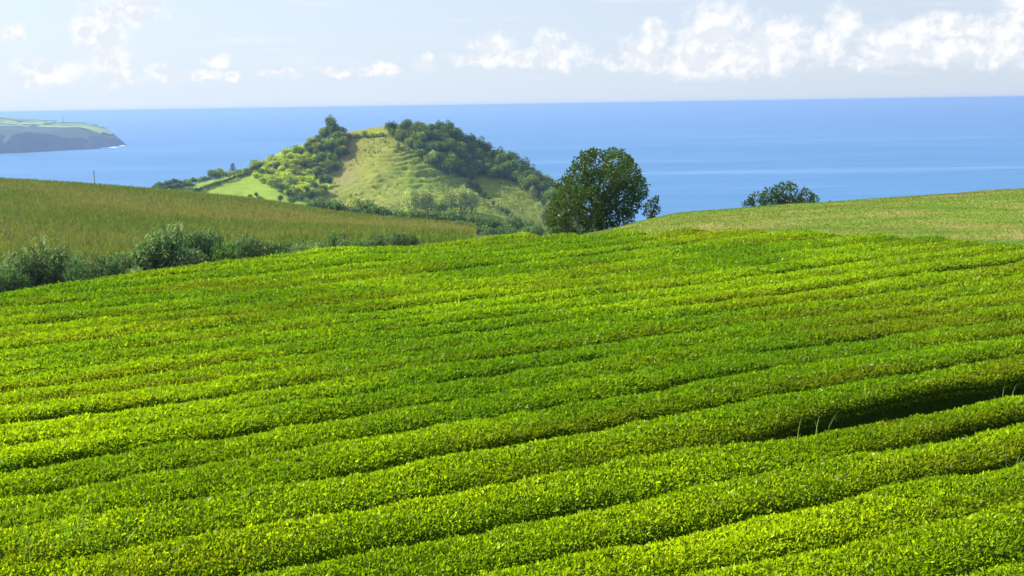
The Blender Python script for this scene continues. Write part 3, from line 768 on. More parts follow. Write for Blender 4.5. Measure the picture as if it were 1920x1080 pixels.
def cane_clump(name, seed, h=4.0, w=2.4, stems=42, tint=(0.12, 0.22, 0.06), leaf=0.6):
    """giant cane: upright stems with long arching blades"""
    rng = np.random.default_rng(seed)
    root = bpy.data.objects.new(name, None); COL.objects.link(root)
    S, B = Parts(), Parts()
    for k in range(stems):
        r = w * 0.5 * math.sqrt(rng.random()); a = rng.random() * 6.283
        x, y = r*math.cos(a), r*math.sin(a); hh = h * (0.62 + 0.38*rng.random()) * (1 - 0.25*(r/(w*0.5))**2)
        lx, ly = x*0.28 + rng.normal()*0.18, y*0.28 + rng.normal()*0.18
        t = np.linspace(0, 1, 5)[:, None]
        pts = np.array([x, y, -0.3]) + t*np.array([0, 0, hh+0.3]) + t**2*np.array([lx, ly, 0])
        S.tube(pts, [0.022, 0.02, 0.018, 0.014, 0.006], 4, (0.16, 0.17, 0.07))
        m = 20; tt = 0.25 + 0.75*rng.random(m)
        P0 = np.array([x, y, 0]) + tt[:, None]*np.array([0, 0, hh]) + tt[:, None]**2*np.array([lx, ly, 0])
        ang = rng.random(m)*6.283; out = np.stack([np.cos(ang), np.sin(ang), np.zeros(m)], 1)
        A = unit(out*0.8 + np.array([0, 0, 0.9])); sd = np.cross(A, out); sd = unit(sd + 1e-6)
        L = leaf*(0.7+0.6*rng.random(m))
        c = np.array(tint)*(0.65+0.7*rng.random((m, 1)))*(1+0.1*rng.normal(size=(m, 3)))
        B.leaves(P0, A, sd, L*0.7, L*0.16, c.clip(0.01, 1))
        P1 = P0 + A*(L*0.5)[:, None]; A2 = unit(out*0.9 + np.array([0, 0, -0.25]))
        B.leaves(P1, A2, sd, L*0.8, L*0.15, c.clip(0.01, 1))
    link('stems', S.mesh('stems', M['reed'], True), root, kind='stuff')
    link('foliage', B.mesh('foliage', M['reed']), root, kind='stuff')
    return root
class Stamp:
    """a prototype: the first placing moves it, later ones copy it"""
    def __init__(self, root): self.root, self.used = root, False
    def put(self, pos, s=1.0, rz=None, label=None, cat=None, group=None, sz=None):
        o = copy_tree(self.root) if self.used else self.root
        self.used = True
        o.location = (pos[0], pos[1], pos[2] + CAMZ - 0.25*(pos[1] > 450)); o.scale = (s, s, s if sz is None else sz)
        o.rotation_euler = (0, 0, random.random()*6.283 if rz is None else rz)
        for k in ('label', 'category', 'group'):
            if k in o: del o[k]
        tag(o, label, cat, group); return o

# ------------------------------------------------------------------ big trees at the rim of the grass field
def blobs_px(lst, d, px0, z0, depth, rng):
    out = []
    for (px, py, r) in lst:
        if px0 == 1125: py = 420 - (420 - py)*0.945
        u, v = ray(px, py); u0 = ray(px0, 400)[0]
        out.append(((u-u0)*d, rng.normal()*depth*0.4, v*d - z0, r*d/FPX))
    return out
def build_rim_trees():
    rng = np.random.default_rng(3)
    d = 84.0; x, y, z = ground_at(1125, d)
    bl = blobs_px([(1122, 306, 30), (1152, 302, 28), (1085, 332, 27), (1176, 326, 26), (1190, 350, 24), (1130, 345, 40), (1068, 362, 26), (1165, 372, 36), (1100, 382, 36), (1052, 402, 24),
                   (1140, 402, 34), (1184, 384, 17), (1080, 418, 28), (1058, 342, 15), (1100, 290, 15), (1172, 298, 13), (1112, 282, 10), (1150, 280, 11), (1205, 360, 14), (1046, 375, 13), (1130, 430, 30),
                   (1096, 350, 26), (1150, 330, 26), (1040, 420, 18), (1172, 408, 18), (1036, 414, 15), (1052, 424, 18), (1166, 284, 8), (1083, 300, 11), (1204, 336, 10), (1108, 277, 6), (1130, 281, 6), (1144, 277, 5), (1188, 306, 7), (1196, 318, 6), (1078, 312, 7), (1070, 326, 8), (1050, 352, 8), (1040, 366, 6), (1036, 392, 8), (1032, 410, 8), (1094, 284, 6), (1160, 278, 5), (1180, 296, 6), (1062, 334, 6)], d, 1125, z, 2.6, rng)
    t = make_tree('broadleaf_tree', bl, 1.5, 0.30, 24, 0.18, (0.06, 0.115, 0.014), 'dark_foliage', 21, limbs=14, jitter=0.35, core=0.45)
    t.location = (x, y, z + CAMZ)
    tag(t, 'large dark green broadleaf tree at the rim of the mown field below the sea', 'tree')
    d = 88.0; x, y, z = ground_at(1220, d)
    bl = blobs_px([(1226, 380, 9), (1216, 390, 9), (1231, 394, 8), (1221, 404, 10), (1211, 402, 6), (1230, 372, 5), (1214, 378, 4), (1224, 415, 10)], d, 1220, z, 0.8, rng)
    t = make_tree('small_tree', bl, 0.7, 0.10, 22, 0.18, (0.045, 0.09, 0.02), 'dark_foliage', 22, limbs=5, jitter=0.4, core=0.15)
    t.location = (x, y, z + CAMZ); tag(t, 'small dark tree standing just right of the large broadleaf tree', 'tree')
    d = 96.0; x, y, z = ground_at(1465, d)
    bl = blobs_px([(1418, 380, 18), (1440, 366, 14), (1452, 358, 11), (1474, 360, 16), (1498, 370, 17), (1448, 384, 22), (1480, 386, 24), (1516, 376, 12), (1404, 386, 9), (1468, 350, 7), (1490, 354, 8), (1432, 396, 20),
                   (1465, 400, 26), (1500, 394, 20), (1410, 378, 6), (1446, 351, 6), (1461, 346, 5), (1482, 347, 5), (1505, 357, 6), (1526, 371, 5), (1426, 366, 6), (1396, 384, 5), (1474, 344, 4)], d, 1465, z, 1.8, rng)
    t = make_tree('broadleaf_tree', bl, 0.9, 0.2, 18, 0.19, (0.06, 0.11, 0.02), 'dark_foliage', 23, limbs=9, jitter=0.4, core=0.35)
    t.location = (x, y, z + CAMZ); tag(t, 'dark round tree crown showing above the grass ridge on the right', 'tree')
    d = 100.0; x, y, z = ground_at(1546, d)
    bl = blobs_px([(1542, 384, 6), (1551, 382, 6), (1546, 390, 9)], d, 1546, z, 0.3, rng)
    t = make_tree('shrub', bl, 0.3, 0.05, 10, 0.18, (0.06, 0.11, 0.03), 'dark_foliage', 24, limbs=3, core=0.1)
    t.location = (x, y, z + CAMZ); tag(t, 'tiny shrub tip on the grass ridge beside the round crown', 'shrub')
build_rim_trees()

# ------------------------------------------------------------------ hedgerow between the tea and the maize
def build_hedgerow():
    G = 'plants of the hedgerow along the valley edge'
    rng = np.random.default_rng(8)
    def shrub_proto(seed, tint, n=9):
        r = np.random.default_rng(seed); b = []
        for k in range(n):
            a = r.random()*6.283; q = 0.75*math.sqrt(r.random()); rr = 0.30 + 0.22*r.random()
            b.append((q*math.cos(a), q*math.sin(a), 0.25 + (0.95-0.6*q)*r.random(), rr))
        b += [(0, 0, 0.35, 0.55), (0.4, 0.2, 0.25, 0.4), (-0.4, -0.2, 0.25, 0.4)]
        return make_tree('shrub', b, 0.15, 0.05, 14, 0.11, tint, 'foliage', seed, limbs=5, jitter=0.35, core=0.3)
    sh = [Stamp(shrub_proto(41, (0.10, 0.19, 0.075))), Stamp(shrub_proto(42, (0.135, 0.215, 0.09))), Stamp(shrub_proto(43, (0.10, 0.21, 0.045)))]
    ca = [Stamp(cane_clump('cane_clump', 51)), Stamp(cane_clump('cane_clump', 52, 4.2, 2.0, 36, (0.14, 0.24, 0.07)))]
    def d_of(px): return float(np.interp(px, [-60, 0, 320, 640, 800], [60, 62, 66, 68, 70]))
    # (centre px, top py, width px, kind)
    rows = [(8, 498, 60, 's', 0), (40, 512, 50, 's', 2), (-40, 490, 80, 's', 1), (128, 502, 60, 's', 1), (152, 484, 56, 's', 0), (175, 500, 40, 's', 2),
            (196, 478, 44, 's', 0), (222, 476, 46, 's', 1), (250, 474, 50, 's', 0), (274, 466, 46, 's', 1), (300, 456, 56, 's', 2), (330, 446, 60, 's', 0), (362, 440, 60, 's', 1),
            (390, 432, 56, 's', 0), (352, 466, 70, 's', 1), (300, 486, 60, 's', 0), (412, 452, 50, 's', 2), (440, 454, 54, 's', 1), (468, 440, 40, 's', 0), (490, 452, 50, 's', 1), (520, 456, 56, 's', 2),
            (548, 452, 46, 's', 0), (572, 456, 44, 's', 1), (598, 456, 40, 's', 0), (420, 478, 60, 's', 0), (480, 472, 60, 's', 1), (540, 466, 56, 's', 0), (230, 500, 60, 's', 1), (170, 515, 50, 's', 0),
            (634, 432, 30, 's', 0), (648, 444, 30, 's', 1), (670, 446, 30, 's', 2), (692, 444, 26, 's', 1), (720, 436, 38, 's', 0), (745, 434, 42, 's', 1), (768, 438, 30, 's', 0), (700, 452, 30, 's', 0), (660, 456, 34, 's', 1)]
    for i, (px, py, w, kd, k) in enumerate(rows):
        d = d_of(px) + rng.normal()*1.2; x, y, z = ground_at(px, d)
        top = ray(px, py)[1]*d - z
        s = max(0.7, w*d/FPX/1.5); sz = max(0.7, top/1.35)
        where = ('pale cane on the left edge' if px < 100 else 'tall cane tuft' if 280 < px < 420 else 'gap before the tall cane' if px < 281 else 'small trees' if px > 625 else 'long low stretch')
        lab = {True: 'leafy dark green shrub in the hedgerow near the left cane clump', False: ''}[px < 180]
        if not lab:
            lab = ('low dark shrub in the hedgerow between the two cane clumps' if px < 281 else 'dark broad shrub massed under the tall cane tufts' if px < 420 else
                   'mid green shrub in the long low stretch of hedgerow' if px < 620 else 'rounded shrub at the far end of the hedgerow')
        sh[k].put((x, y, z), s, None, lab, 'shrub', G, sz)
    canes = [(62, 452, 0), (88, 442, 1), (112, 452, 0), (140, 470, 1), (28, 470, 1), (298, 414, 0), (316, 420, 1), (346, 418, 1), (372, 424, 0), (405, 446, 1), (460, 436, 0), (444, 446, 1), (512, 452, 0), (535, 456, 1),
             (560, 452, 0), (585, 450, 1), (610, 446, 0), (480, 450, 1), (636, 440, 0)]
    for px, py, k in canes:
        d = d_of(px) + 1.5 + rng.normal()*0.8; x, y, z = ground_at(px, d)
        top = ray(px, py)[1]*d - z; s = top / 4.0
        lab = ('tall arching cane in the big clump at the left edge' if px < 160 else 'upright cane tuft above the dark shrubs' if px < 420 else 'shorter cane in the low stretch of hedgerow')
        ca[k].put((x, y, z), max(s, 0.3), None, lab, 'cane', G, s)
    # cane hedge across the valley at the far side of the maize
    G2 = 'cane hedge at the far side of the maize'
    fa = [Stamp(cane_clump('cane_clump', 61, 3.6, 3.2, 30, (0.13, 0.23, 0.06), 0.9)), Stamp(cane_clump('cane_clump', 62, 3.3, 3.4, 30, (0.11, 0.20, 0.055), 0.9)), Stamp(shrub_proto(63, (0.10, 0.19, 0.05)))]
    px = 566.0; i = 0
    while px < 1010:
        d = 243 + rng.normal()*2.0; x, y, z = ground_at(px, d)
        k = i % 3 if rng.random() < 0.8 else 2
        hgt = float(np.interp(px, [566, 600, 700, 900, 960, 1010], [2.4, 3.9, 4.3, 4.2, 3.6, 2.8])) * (0.8 + 0.4*rng.random())
        s = hgt/3.4 if k < 2 else hgt/1.5
        fa[k].put((x, y, z), s if k < 2 else s*1.1, None, 'cane clump in the hedge below the hill' if k < 2 else 'bush among the canes in the hedge below the hill', 'cane' if k < 2 else 'shrub', G2, s)
        px += 8.0 + 5*rng.random(); i += 1
    px = 862.0
    while px < 1016:
        d = 216 + rng.normal()*4; x, y, z = ground_at(px, d); k = i % 3; s = rng.uniform(2.0, 3.0)/(3.4 if k < 2 else 1.5)
        fa[k].put((x, y, z), s, None, 'nearer cane clump at the narrow end of the maize' if k < 2 else 'bush at the narrow end of the maize', 'cane' if k < 2 else 'shrub', G2, s)
        px += 11 + 5*rng.random(); i += 1
build_hedgerow()

# ------------------------------------------------------------------ trees and bushes on the hill
def build_hill_growth():
    rng = np.random.default_rng(17)
    def proto(name, seed, h, w, z0, n, tint, leaf, mat='foliage', top=0.9, per=13, **kw):
        r = np.random.default_rng(seed)
        return Stamp(make_tree(name, ellip_blobs(h, w, z0, n, r, top=top), max(0.3, z0*0.9), 0.03*h, per, leaf, tint, mat, seed, limbs=6, **kw))
    broad = [proto('broadleaf_tree', 71, 8, 7.5, 1.4, 16, (0.12, 0.195, 0.022), 0.5, 'dark_foliage'), proto('broadleaf_tree', 72, 9, 7, 1.6, 16, (0.10, 0.165, 0.03), 0.5, 'dark_foliage'),
             proto('broadleaf_tree', 73, 7.5, 8, 1.2, 17, (0.20, 0.285, 0.03), 0.5, 'foliage'), proto('broadleaf_tree', 74, 8.5, 6.5, 1.4, 15, (0.12, 0.20, 0.04), 0.5, 'dark_foliage')]
    pale = [proto('pale_tree', 75, 9, 6.5, 0.5, 20, (0.34, 0.43, 0.15), 0.45, 'foliage', 0.75), proto('pale_tree', 76, 8, 6.5, 0.5, 18, (0.30, 0.38, 0.12), 0.45, 'foliage', 0.8)]
    bush = [proto('bush', 77, 3.2, 4.4, 0.3, 11, (0.28, 0.40, 0.045), 0.36), proto('bush', 78, 2.8, 3.8, 0.2, 10, (0.45, 0.56, 0.045), 0.36), proto('bush', 79, 3.4, 4.0, 0.3, 11, (0.10, 0.16, 0.035), 0.36)]
    def at(px, py): return hit(px, py, 470, 640)
    # the wood
    Gw = 'trees of the wood on the right flank of the hill'
    ridge = lambda q: np.interp(q, [716, 740, 790, 840, 890, 940, 1000, 1050, 1090], [251, 249, 246, 255, 276, 300, 336, 367, 398])
    lower = lambda q: np.interp(q, [716, 745, 770, 800, 840, 885, 925, 973, 1018, 1051, 1090], [254, 262, 278, 306, 326, 340, 334, 345, 380, 396, 420])
    done = []
    tries = 0
    while tries < 4000 and len(done) < 120:
        tries += 1
        px = rng.uniform(724, 1085); a, b = ridge(px) + 1.5, lower(px)
        if b < a: continue
        py = rng.uniform(a, b)
        if any(abs(px-q)/9.5 < 1 and abs(py-w)/6.5 < 1 for q, w in done): continue
        done.append((px, py)); x, y, z = at(px, py)
        k = int(rng.integers(0, 4)); s = rng.uniform(0.75, 1.12) * (1.18 if px > 835 else 1.0)
        broad[k].put((x, y, z - 0.3), s, None, ('dark green tree in the crest wood on top of the hill' if px < 830 else 'tree in the dark wood down the right flank of the hill'), 'tree', Gw, s*rng.uniform(0.85, 1.15))
    # pale trees standing out at the lower edge of the wood
    for px, py, s, lab in [(812, 308, 0.95, 'pale round tree at the lower edge of the crest wood'), (842, 302, 0.6, 'small pale tree tucked into the crest wood'), (745, 281, 0.62, 'lone straw-coloured tree at the top of the pasture'),
                           (1000, 372, 0.8, 'pale tree below the right end of the wood'), (1010, 398, 0.7, 'pale round tree above the dark meadow'), (995, 350, 0.7, 'pale tree on the right shoulder of the wood'),
                           (1018, 418, 0.95, 'tall pale tree beside the large broadleaf tree'), (1030, 400, 0.9, 'pale tree half hidden behind the large broadleaf tree')]:
        pale[int(rng.integers(0, 2))].put(at(px, py), s, None, lab, 'tree')
    # bushes down the spine
    for px, py in [(876, 345), (884, 350), (893, 356), (900, 364), (908, 371), (916, 377), (924, 385), (932, 391), (941, 397), (950, 404), (958, 409), (966, 414), (976, 419), (986, 423), (960, 416), (995, 425)]:
        b = bush[2] if rng.random() < 0.45 else pale[1]
        sc = rng.uniform(0.7, 1.05) * (1.0 if b is bush[2] else 0.42)
        b.put(at(px, py), sc, None, 'bush in the line running down the ridge of the pasture', 'bush', 'bushes down the ridge')
    # poplars at the foot
    for px, py, s, lab in [(772, 402, 1.35, 'pale grey-green tree, left one of the clump at the hill foot'), (800, 404, 1.3, 'pale tree in the middle of the clump at the hill foot'), (868, 402, 1.45, 'broad pale tree, right one of the clump at the hill foot'),
                           (848, 400, 1.2, 'pale tree just left of the broad pale tree at the hill foot'), (884, 398, 1.15, 'slim pale tree at the right end of the hill foot clump')]:
        pale[0].put(at(px, py), s*1.15, None, lab, 'tree')
    broad[0].put(at(826, 408), 1.05, None, 'dark tree between the pale trees at the hill foot', 'tree')
    bush[1].put(at(666, 394), 2.2, None, 'bright yellow-green tree at the foot of the pasture', 'tree')
    bush[1].put(at(648, 396), 1.2, None, 'low bright bush beside the yellow-green tree at the pasture foot', 'bush')
    bush[0].put(at(684, 398), 1.1, None, 'low bush right of the yellow-green tree at the pasture foot', 'bush')
    # rank grass tussocks on the pasture
    r3 = np.random.default_rng(77); q = r3.uniform(615, 985, 9000); w = r3.uniform(250, 428, 9000); nn = []
    uu = (q - 960)/FPX
    dd = r3.uniform(482, 612, 9000); X3 = uu*dd; Z3 = land(X3, dd)
    keep = smooth01(fbm(X3*0.06 + 5, dd*0.06, 3), -0.3, 0.3) > r3.random(9000); X3, dd, Z3 = X3[keep], dd[keep], Z3[keep]; k3 = len(X3)
    A3 = unit(np.stack([r3.normal(size=k3)*0.8, r3.normal(size=k3)*0.8, np.ones(k3)], 1)); Tp = Parts()
    Tp.leaves(np.stack([X3, dd, Z3 + CAMZ - 0.1], 1), A3, side_of(A3, r3), 0.6 + 0.7*r3.random(k3), 0.5 + 0.5*r3.random(k3), np.array([0.13, 0.19, 0.03])*(0.6 + 0.9*r3.random((k3, 1))))
    link('pasture_grass', Tp.mesh('pasture_grass', M['grass']), kind='stuff', label='rank grass tussocks scattered over the sunny hill pasture', category='grass')
    # small cypress
    C = Parts(); crown_leaves(C, [(0, 0, 0.7, 0.6), (0, 0, 1.6, 0.6), (0, 0, 2.6, 0.5), (0, 0, 3.5, 0.35), (0, 0, 4.2, 0.2)], 12, 0.3, (0.04, 0.085, 0.02), rng, up=1.2)
    T = Parts(); T.tube([(0, 0, -0.3), (0, 0, 2), (0, 0, 4)], [0.12, 0.08, 0.03], 6)
    cy = bpy.data.objects.new('cypress_tree', None); COL.objects.link(cy)
    link('trunk', T.mesh('trunk', M['bark']), cy); link('crown', C.mesh('crown', M['dark_foliage']), cy)
    x, y, z = at(697, 396); cy.location = (x, y, z + CAMZ); tag(cy, 'small dark columnar tree alone at the pasture foot', 'tree')
    # left shoulder
    Gl = 'thicket on the left shoulder of the hill'
    for px, py, s in [(606, 268, 0.8), (596, 273, 0.75), (616, 258, 0.95), (632, 259, 1.0), (642, 262, 0.9), (586, 277, 0.65), (575, 284, 0.6), (650, 266, 0.7), (612, 262, 1.0), (624, 262, 1.25), (634, 270, 1.05), (640, 280, 1.05), (628, 282, 1.0), (646, 292, 0.85), (616, 290, 0.9), (602, 284, 0.75), (636, 300, 0.85), (622, 306, 0.85), (606, 304, 0.8), (592, 296, 0.7), (630, 320, 0.8),
                      (616, 330, 0.8), (604, 350, 0.75), (590, 362, 0.8), (574, 370, 0.75), (558, 372, 0.7), (542, 372, 0.6), (600, 372, 0.75), (610, 366, 0.7), (584, 378, 0.7), (566, 380, 0.7), (598, 330, 0.65), (618, 350, 0.75), (612, 318, 0.8),
                      (598, 386, 0.7), (548, 384, 0.6), (526, 380, 0.5), (482, 372, 0.4), (470, 372, 0.35), (488, 376, 0.38)]:
        broad[int(rng.integers(0, 4))].put(at(px, py), s*0.95, None, 'dark tree at the shaded right edge of the hillside thicket' if px > 598 else 'dark bushy tree at the foot of the hillside thicket', 'tree', Gl)
    x, y, z = at(624, 258)
    broad[1].put((x, y, z), 1.15, None, 'tallest pointed tree on the skyline of the left shoulder', 'tree', None, 1.45)
    pts = []
    tries = 0
    while len(pts) < 140 and tries < 6000:
        tries += 1
        px = rng.uniform(478, 612); lo = np.interp(px, [478, 500, 555, 600, 612], [313, 305, 282, 267, 264]); hi_ = np.interp(px, [478, 520, 560, 612], [334, 360, 376, 366])
        py = rng.uniform(lo, hi_)
        if 480 < px < 530 and py > 345 and py < 366 and rng.random() < 0.7: continue
        if any(abs(px-q)/6.5 < 1 and abs(py-w)/4.2 < 1 for q, w in pts): continue
        pts.append((px, py)); k = int(rng.choice([0, 1, 1, 1, 1, 2])); s = rng.uniform(0.9, 1.8)
        bush[k].put(at(px, py), s, None, ['mid green bush in the sunny hillside thicket', 'yellow-green bush in the sunny hillside thicket', 'dark bush in the sunny hillside thicket'][k], 'bush', Gl, s*rng.uniform(0.65, 1.0))
    # shrubs along the top of the pasture
    for px in np.arange(652, 722, 6.5):
        bush[int(rng.integers(0, 2))].put(at(px, float(ridge(max(px, 716))) + 4 + (716-px)*0.06 if px < 716 else 256), rng.uniform(0.7, 1.1), None, 'low light green bush along the top edge of the pasture', 'bush', 'bushes on the pasture skyline')
    # hedges of the strip fields on the far left
    Gh = 'hedges between the strip fields'
    for t in np.linspace(0, 1, 30):
        px, py = 288 + t*190, np.interp(t, [0, 0.35, 0.7, 1], [353, 343, 330, 320]) + rng.normal()*0.6
        big = 1.9 if 0.58 < t < 0.68 else 1.0
        bush[2 if rng.random() < 0.7 else 0].put(at(px, py + 1), rng.uniform(0.7, 1.0)*big, None, 'dark bush in the upper hedge of the strip fields', 'bush', Gh)
    for t in np.linspace(0, 1, 26):
        px, py = 366 + t*112, 361 - t*37 + rng.normal()*0.5
        bush[2].put(at(px, py), rng.uniform(0.55, 0.75), None, 'dark bush in the middle hedge of the strip fields', 'bush', Gh)
    for t in np.linspace(0, 1, 10):
        px, py = 300 + t*60, 358 - t*6 + rng.normal()*0.5
        bush[2].put(at(px, py), rng.uniform(0.7, 0.95), None, 'dark bush in the lowest hedge of the strip fields', 'bush', Gh)
    # tussocks and scrub on the pasture
    Gp = 'scrub on the pasture'
    for px, py in [(718, 292), (726, 298), (733, 300), (700, 310), (761, 312), (715, 268), (722, 268), (803, 332), (790, 340), (700, 352), (727, 352), (745, 346), (690, 372), (780, 326)]:
        bush[2].put(at(px, py), rng.uniform(0.18, 0.3), None, 'low dark scrub bush dotted over the sunny pasture', 'bush', Gp)
    # araucaria-like tree on the left skyline
    root = bpy.data.objects.new('star_pine', None); COL.objects.link(root)
    T, C = Parts(), Parts(); T.tube([(0, 0, -0.5), (0, 0, 4), (0, 0, 7.5)], [0.28, 0.2, 0.05], 6)
    r2 = np.random.default_rng(9)
    for lv in range(6):
        zz = 1.4 + lv*1.05; R = 2.7 - lv*0.33
        for k in range(6):
            a = k*6.283/6 + lv*0.5; tip = np.array([R*math.cos(a), R*math.sin(a), zz + 0.9 - 0.08*lv])
            limb(T, (0, 0, zz), tip, 0.07, 0.02, r2, 3, 0.03)
            crown_leaves(C, [tuple(np.array([0, 0, zz])*(1-q) + tip*q) + (0.36,) for q in (0.45, 0.75, 1.0)], 9, 0.26, (0.035, 0.08, 0.06), r2)
    link('trunk', T.mesh('trunk', M['bark']), root); link('crown', C.mesh('crown', M['dark_foliage']), root)
    x, y, z = at(437, 326); root.location = (x, y, z + CAMZ); root.scale = (0.8, 0.8, 0.8)
    tag(root, 'small star-shaped pine alone on the left skyline hedge', 'tree')
    # utility poles
    def pole(px, py_top, py_base, pos, lab, arm=True):
        x, y, z = pos; h = (ray(px, py_top)[1] - ray(px, py_base)[1]) * y
        root = bpy.data.objects.new('utility_pole', None); COL.objects.link(root); root.location = (x, y, z + CAMZ)
        p = Parts(); p.tube([(0, 0, -0.4), (0, 0, h*0.5), (0, 0, h)], [0.30, 0.25, 0.20], 8)
        link('post', p.mesh('post', M['pole'], True), root)
        q = Parts(); q.tube([(-0.9, 0, h-0.5), (0.9, 0, h-0.5)], [0.10, 0.10], 4)
        link('crossarm', q.mesh('crossarm', M['pole']), root); tag(root, lab, 'pole')
    pole(513, 289, 326, at(513, 326), 'pale concrete utility pole among the bushes on the hillside')
    x, y, z = ground_at(188, 262)
    root_top = ray(188, 319)[1]*262; h = root_top - z
    root = bpy.data.objects.new('utility_pole', None); COL.objects.link(root); root.location = (x, y, z + CAMZ)
    p = Parts(); p.tube([(0, 0, -0.4), (0, 0, h*0.5), (0, 0, h)], [0.15, 0.13, 0.10], 8); link('post', p.mesh('post', M['pole'], True), root)
    q = Parts(); q.tube([(-0.35, 0, h-0.4), (0.35, 0, h-0.4)], [0.06, 0.06], 4); link('crossarm', q.mesh('crossarm', M['pole']), root)
    tag(root, 'thin utility pole rising behind the maize skyline', 'pole')
build_hill_growth()

# ------------------------------------------------------------------ maize
def build_maize():
    rng = np.random.default_rng(31)
    n = 90000
    d = np.sqrt(rng.uniform(80**2, 245**2, n)); u = rng.uniform(-0.60, 0.06, n)
    px = 960 + FPX*u
    far = np.interp(px, [-300, 0, 320, 560, 640, 800, 1100], [240, 240, 245, 245, 238, 238, 238]); nearl = np.interp(px, [-300, 0, 320, 500, 640, 900], [82, 84, 88, 96, 104, 110])
    dens = np.interp(d, [80, 120, 180, 245], [1.0, 0.85, 0.6, 0.5])
    k = (d > nearl) & (d < far) & (px < 870 + 25*rng.random(n)) & (rng.random(n) < dens)
    d, u = d[k], u[k]; X, Y = u*d, d; Z = land(X, Y) + CAMZ; m = len(X)
    band = smooth01(fbm(X*0.012 + Y*0.02, Y*0.03 + 5, 3) + 0.55*np.exp(-((Y-np.interp(u, [-0.47, -0.15, 0], [150, 182, 200]))/20)**2) + 0.25*np.exp(-((Y-112)/16)**2), 0.0, 0.5)
    h = (1.75 + 0.35*rng.random(m)) * (1 - 0.1*band)
    wide = np.interp(Y, [80, 245], [0.08, 0.16])
    P = Parts()
    g1 = np.array([0.14, 0.23, 0.03]); g2 = np.array([0.24, 0.245, 0.06])
    base = np.stack([X, Y, Z], 1)
    for j in range(4):
        ang = rng.random(m)*6.283; zz = h*(0.40 + 0.17*j) * (0.95+0.1*rng.random(m))
        A = unit(np.stack([np.cos(ang)*0.8, np.sin(ang)*0.8, 0.55 + 0.6*rng.random(m)], 1))
        S = unit(np.stack([-np.sin(ang), np.cos(ang), np.zeros(m)], 1))
        c = (g1*(1-band[:, None]*0.55) + g2*band[:, None]*0.55)*(0.65+0.7*rng.random((m, 1)))
        P.leaves(base + np.stack([np.zeros(m), np.zeros(m), zz], 1), A, S, 0.6, wide, c, tri=True)
    A = unit(np.stack([rng.normal(size=m)*0.12, rng.normal(size=m)*0.12, np.ones(m)], 1)); S = side_of(A, rng)
    c = np.array([0.28, 0.25, 0.085])*(0.6+0.6*rng.random((m, 1)))*(0.6 + 0.5*band[:, None])
    P.leaves(base + np.stack([np.zeros(m), np.zeros(m), h*0.9], 1), A, S, 0.45, np.interp(Y, [80, 245], [0.06, 0.13])*(0.6+0.6*band), c, tri=True)
    link('maize_crop', P.mesh('maize_crop', M['corn']), kind='stuff', label='olive and straw-coloured maize crop filling the valley slope', category='maize')
build_maize()

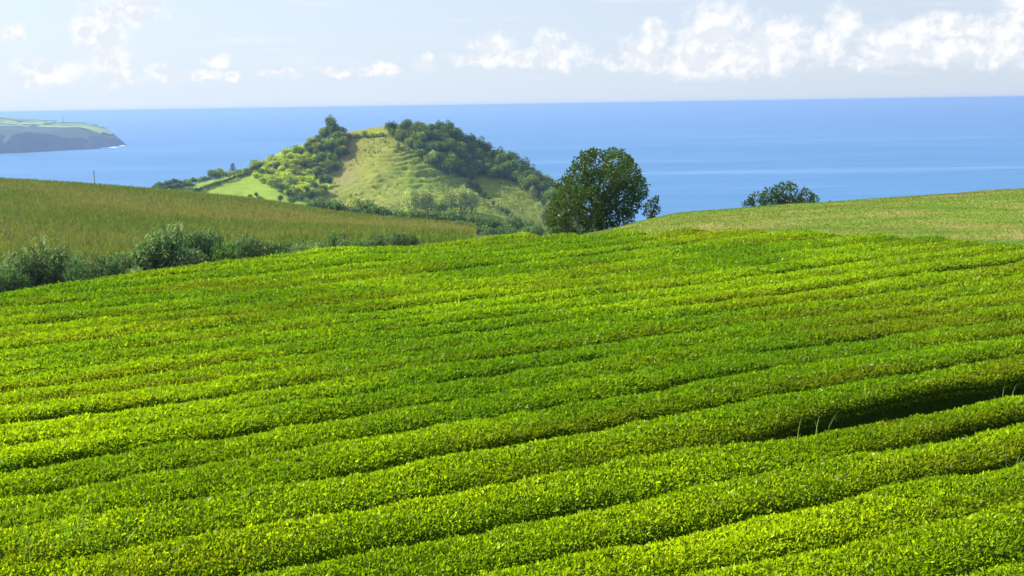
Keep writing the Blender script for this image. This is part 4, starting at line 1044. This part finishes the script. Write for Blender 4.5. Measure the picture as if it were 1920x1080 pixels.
# ------------------------------------------------------------------ mown grass
def build_grass():
    rng = np.random.default_rng(37)
    n = 140000; d = np.sqrt(rng.uniform(40**2, 92**2, n)); u = rng.uniform(0.03, 0.56, n)
    k = (d > tea_edge(u) + 0.3) & (u > np.interp(d, [40, 60, 95], [0.02, 0.05, 0.062]))
    d, u = d[k], u[k]; X, Y = u*d, d; m = len(X); Z = land(X, Y) + CAMZ + fbm(X*0.25, Y*0.25, 4)*0.16*smooth01(Y, 46, 60)
    A = unit(np.stack([rng.normal(size=m)*0.5, rng.normal(size=m)*0.5, np.ones(m)], 1)); S = side_of(A, rng)
    dry = smooth01(fbm(X*0.10, Y*0.32, 5) + rng.normal(size=m)*0.12 + 0.25*np.exp(-((Y-50)/5)**2), 0.02, 0.4)[:, None]
    c = (np.array([0.13, 0.235, 0.008])*(1-dry) + np.array([0.25, 0.215, 0.065])*dry)*(0.8+0.4*rng.random((m, 1)))
    P = Parts(); P.leaves(np.stack([X, Y, Z-0.01], 1), A, S, 0.05+0.07*rng.random(m), 0.03+0.03*rng.random(m), c, tri=True)
    link('grass', P.mesh('grass', M['grass']), kind='stuff', label='short mown grass with straw patches on the field right', category='grass')
    # coarse grass in the alleys of the tea
    def tuft(px, py, nb, h, spread, lab, seed, tint=(0.16, 0.33, 0.02), zoff=-0.45):
        r = np.random.default_rng(seed); uu, vv = ray(px, py); dd = (TEA_TOP)/vv
        x0, y0 = uu*dd, dd; z0 = float(base_z(x0, y0)) + CAMZ
        Q = Parts()
        for b in range(nb):
            a = r.random()*6.283; lean = r.uniform(0.1, 0.55); L = h*r.uniform(0.6, 1.1)
            p0 = np.array([r.normal()*spread*CA, r.normal()*spread*SA + r.normal()*0.03, 0.25]); o = np.array([math.cos(a), math.sin(a), 0])
            t = np.linspace(0, 1, 6); pts = p0 + np.outer(t, [0, 0, L]) + np.outer(t**2.2, o*lean*L) - np.outer(t**3, [0, 0, lean*L*0.6])
            sd = np.array([-math.sin(a), math.cos(a), 0]); w = 0.008*(1-t**2*0.95)
            V = np.concatenate([pts + sd*w[:, None], pts - sd*w[:, None]]); F = [[i, i+1, i+7, i+6] for i in range(5)]
            Q.add(V, F, np.array(tint)*r.uniform(0.8, 1.5))
        o = link('grass_tuft', Q.mesh('grass_tuft', M['grass'])); o.location = (x0, y0, z0); tag(o, lab, 'grass tuft')
    tuft(150, 1022, 34, 1.35, 0.30, 'tuft of tall grass blades between two tea rows at bottom left', 1)
    tuft(25, 1058, 20, 1.3, 0.25, 'grass blades at the bottom left corner between tea rows', 2)
    tuft(190, 1030, 12, 1.2, 0.15, 'few thin grass blades right of the bottom left tuft', 3)
    tuft(1530, 790, 5, 0.85, 0.18, 'dry grass stems standing in the open dark alley', 4, (0.25, 0.30, 0.08))
    tuft(1490, 795, 3, 0.7, 0.10, 'arching pale grass at the near end of the dark alley', 5, (0.25, 0.32, 0.08))
    tuft(1872, 742, 6, 0.85, 0.15, 'grass stems in the dark alley near the right edge', 6, (0.22, 0.30, 0.08))
    tuft(1672, 780, 5, 0.9, 0.05, 'single leafy weed poking out of the dark alley', 7, (0.28, 0.36, 0.06))
    tuft(1908, 852, 14, 0.8, 0.15, 'grass in the hollow at the right edge of the tea', 8, (0.18, 0.28, 0.06))
build_grass()

# ------------------------------------------------------------------ haze over the bay
def build_haze():
    m, nt, N, L = nodes_of('haze')
    out = N.new('ShaderNodeOutputMaterial'); v = N.new('ShaderNodeVolumePrincipled')
    v.inputs['Color'].default_value = (0.33, 0.54, 0.97, 1); v.inputs['Density'].default_value = 0.00014; v.inputs['Anisotropy'].default_value = 0.2
    L.new(v.outputs[0], out.inputs['Volume'])
    x0, x1, y0, y1, z0, z1 = -61000, 61000, -61000, 61000, -250, CAMZ + 4
    V = [(x, y, z) for x in (x0, x1) for y in (y0, y1) for z in (z0, z1)]
    F = [[0, 1, 3, 2], [4, 6, 7, 5], [0, 4, 5, 1], [2, 3, 7, 6], [0, 2, 6, 4], [1, 5, 7, 3]]
    link('haze', make_mesh('haze', V, F, m), kind='stuff')
build_haze()

# things of one kind that stand apart are told apart by their order across the view
def order_labels():
    by = {}
    for o in scene.objects:
        if o.parent is None and 'label' in o and 'group' in o and o['label'].count('row counting') == 0: by.setdefault(o['label'], []).append(o)
    for lab, L in by.items():
        if 2 <= len(L) <= 12:
            L.sort(key=lambda o: o.location.x / o.location.y)
            for i, o in enumerate(L): o['label'] = '%s, %s from the left' % (lab, 'first' if i == 0 else ORD[i])
order_labels()
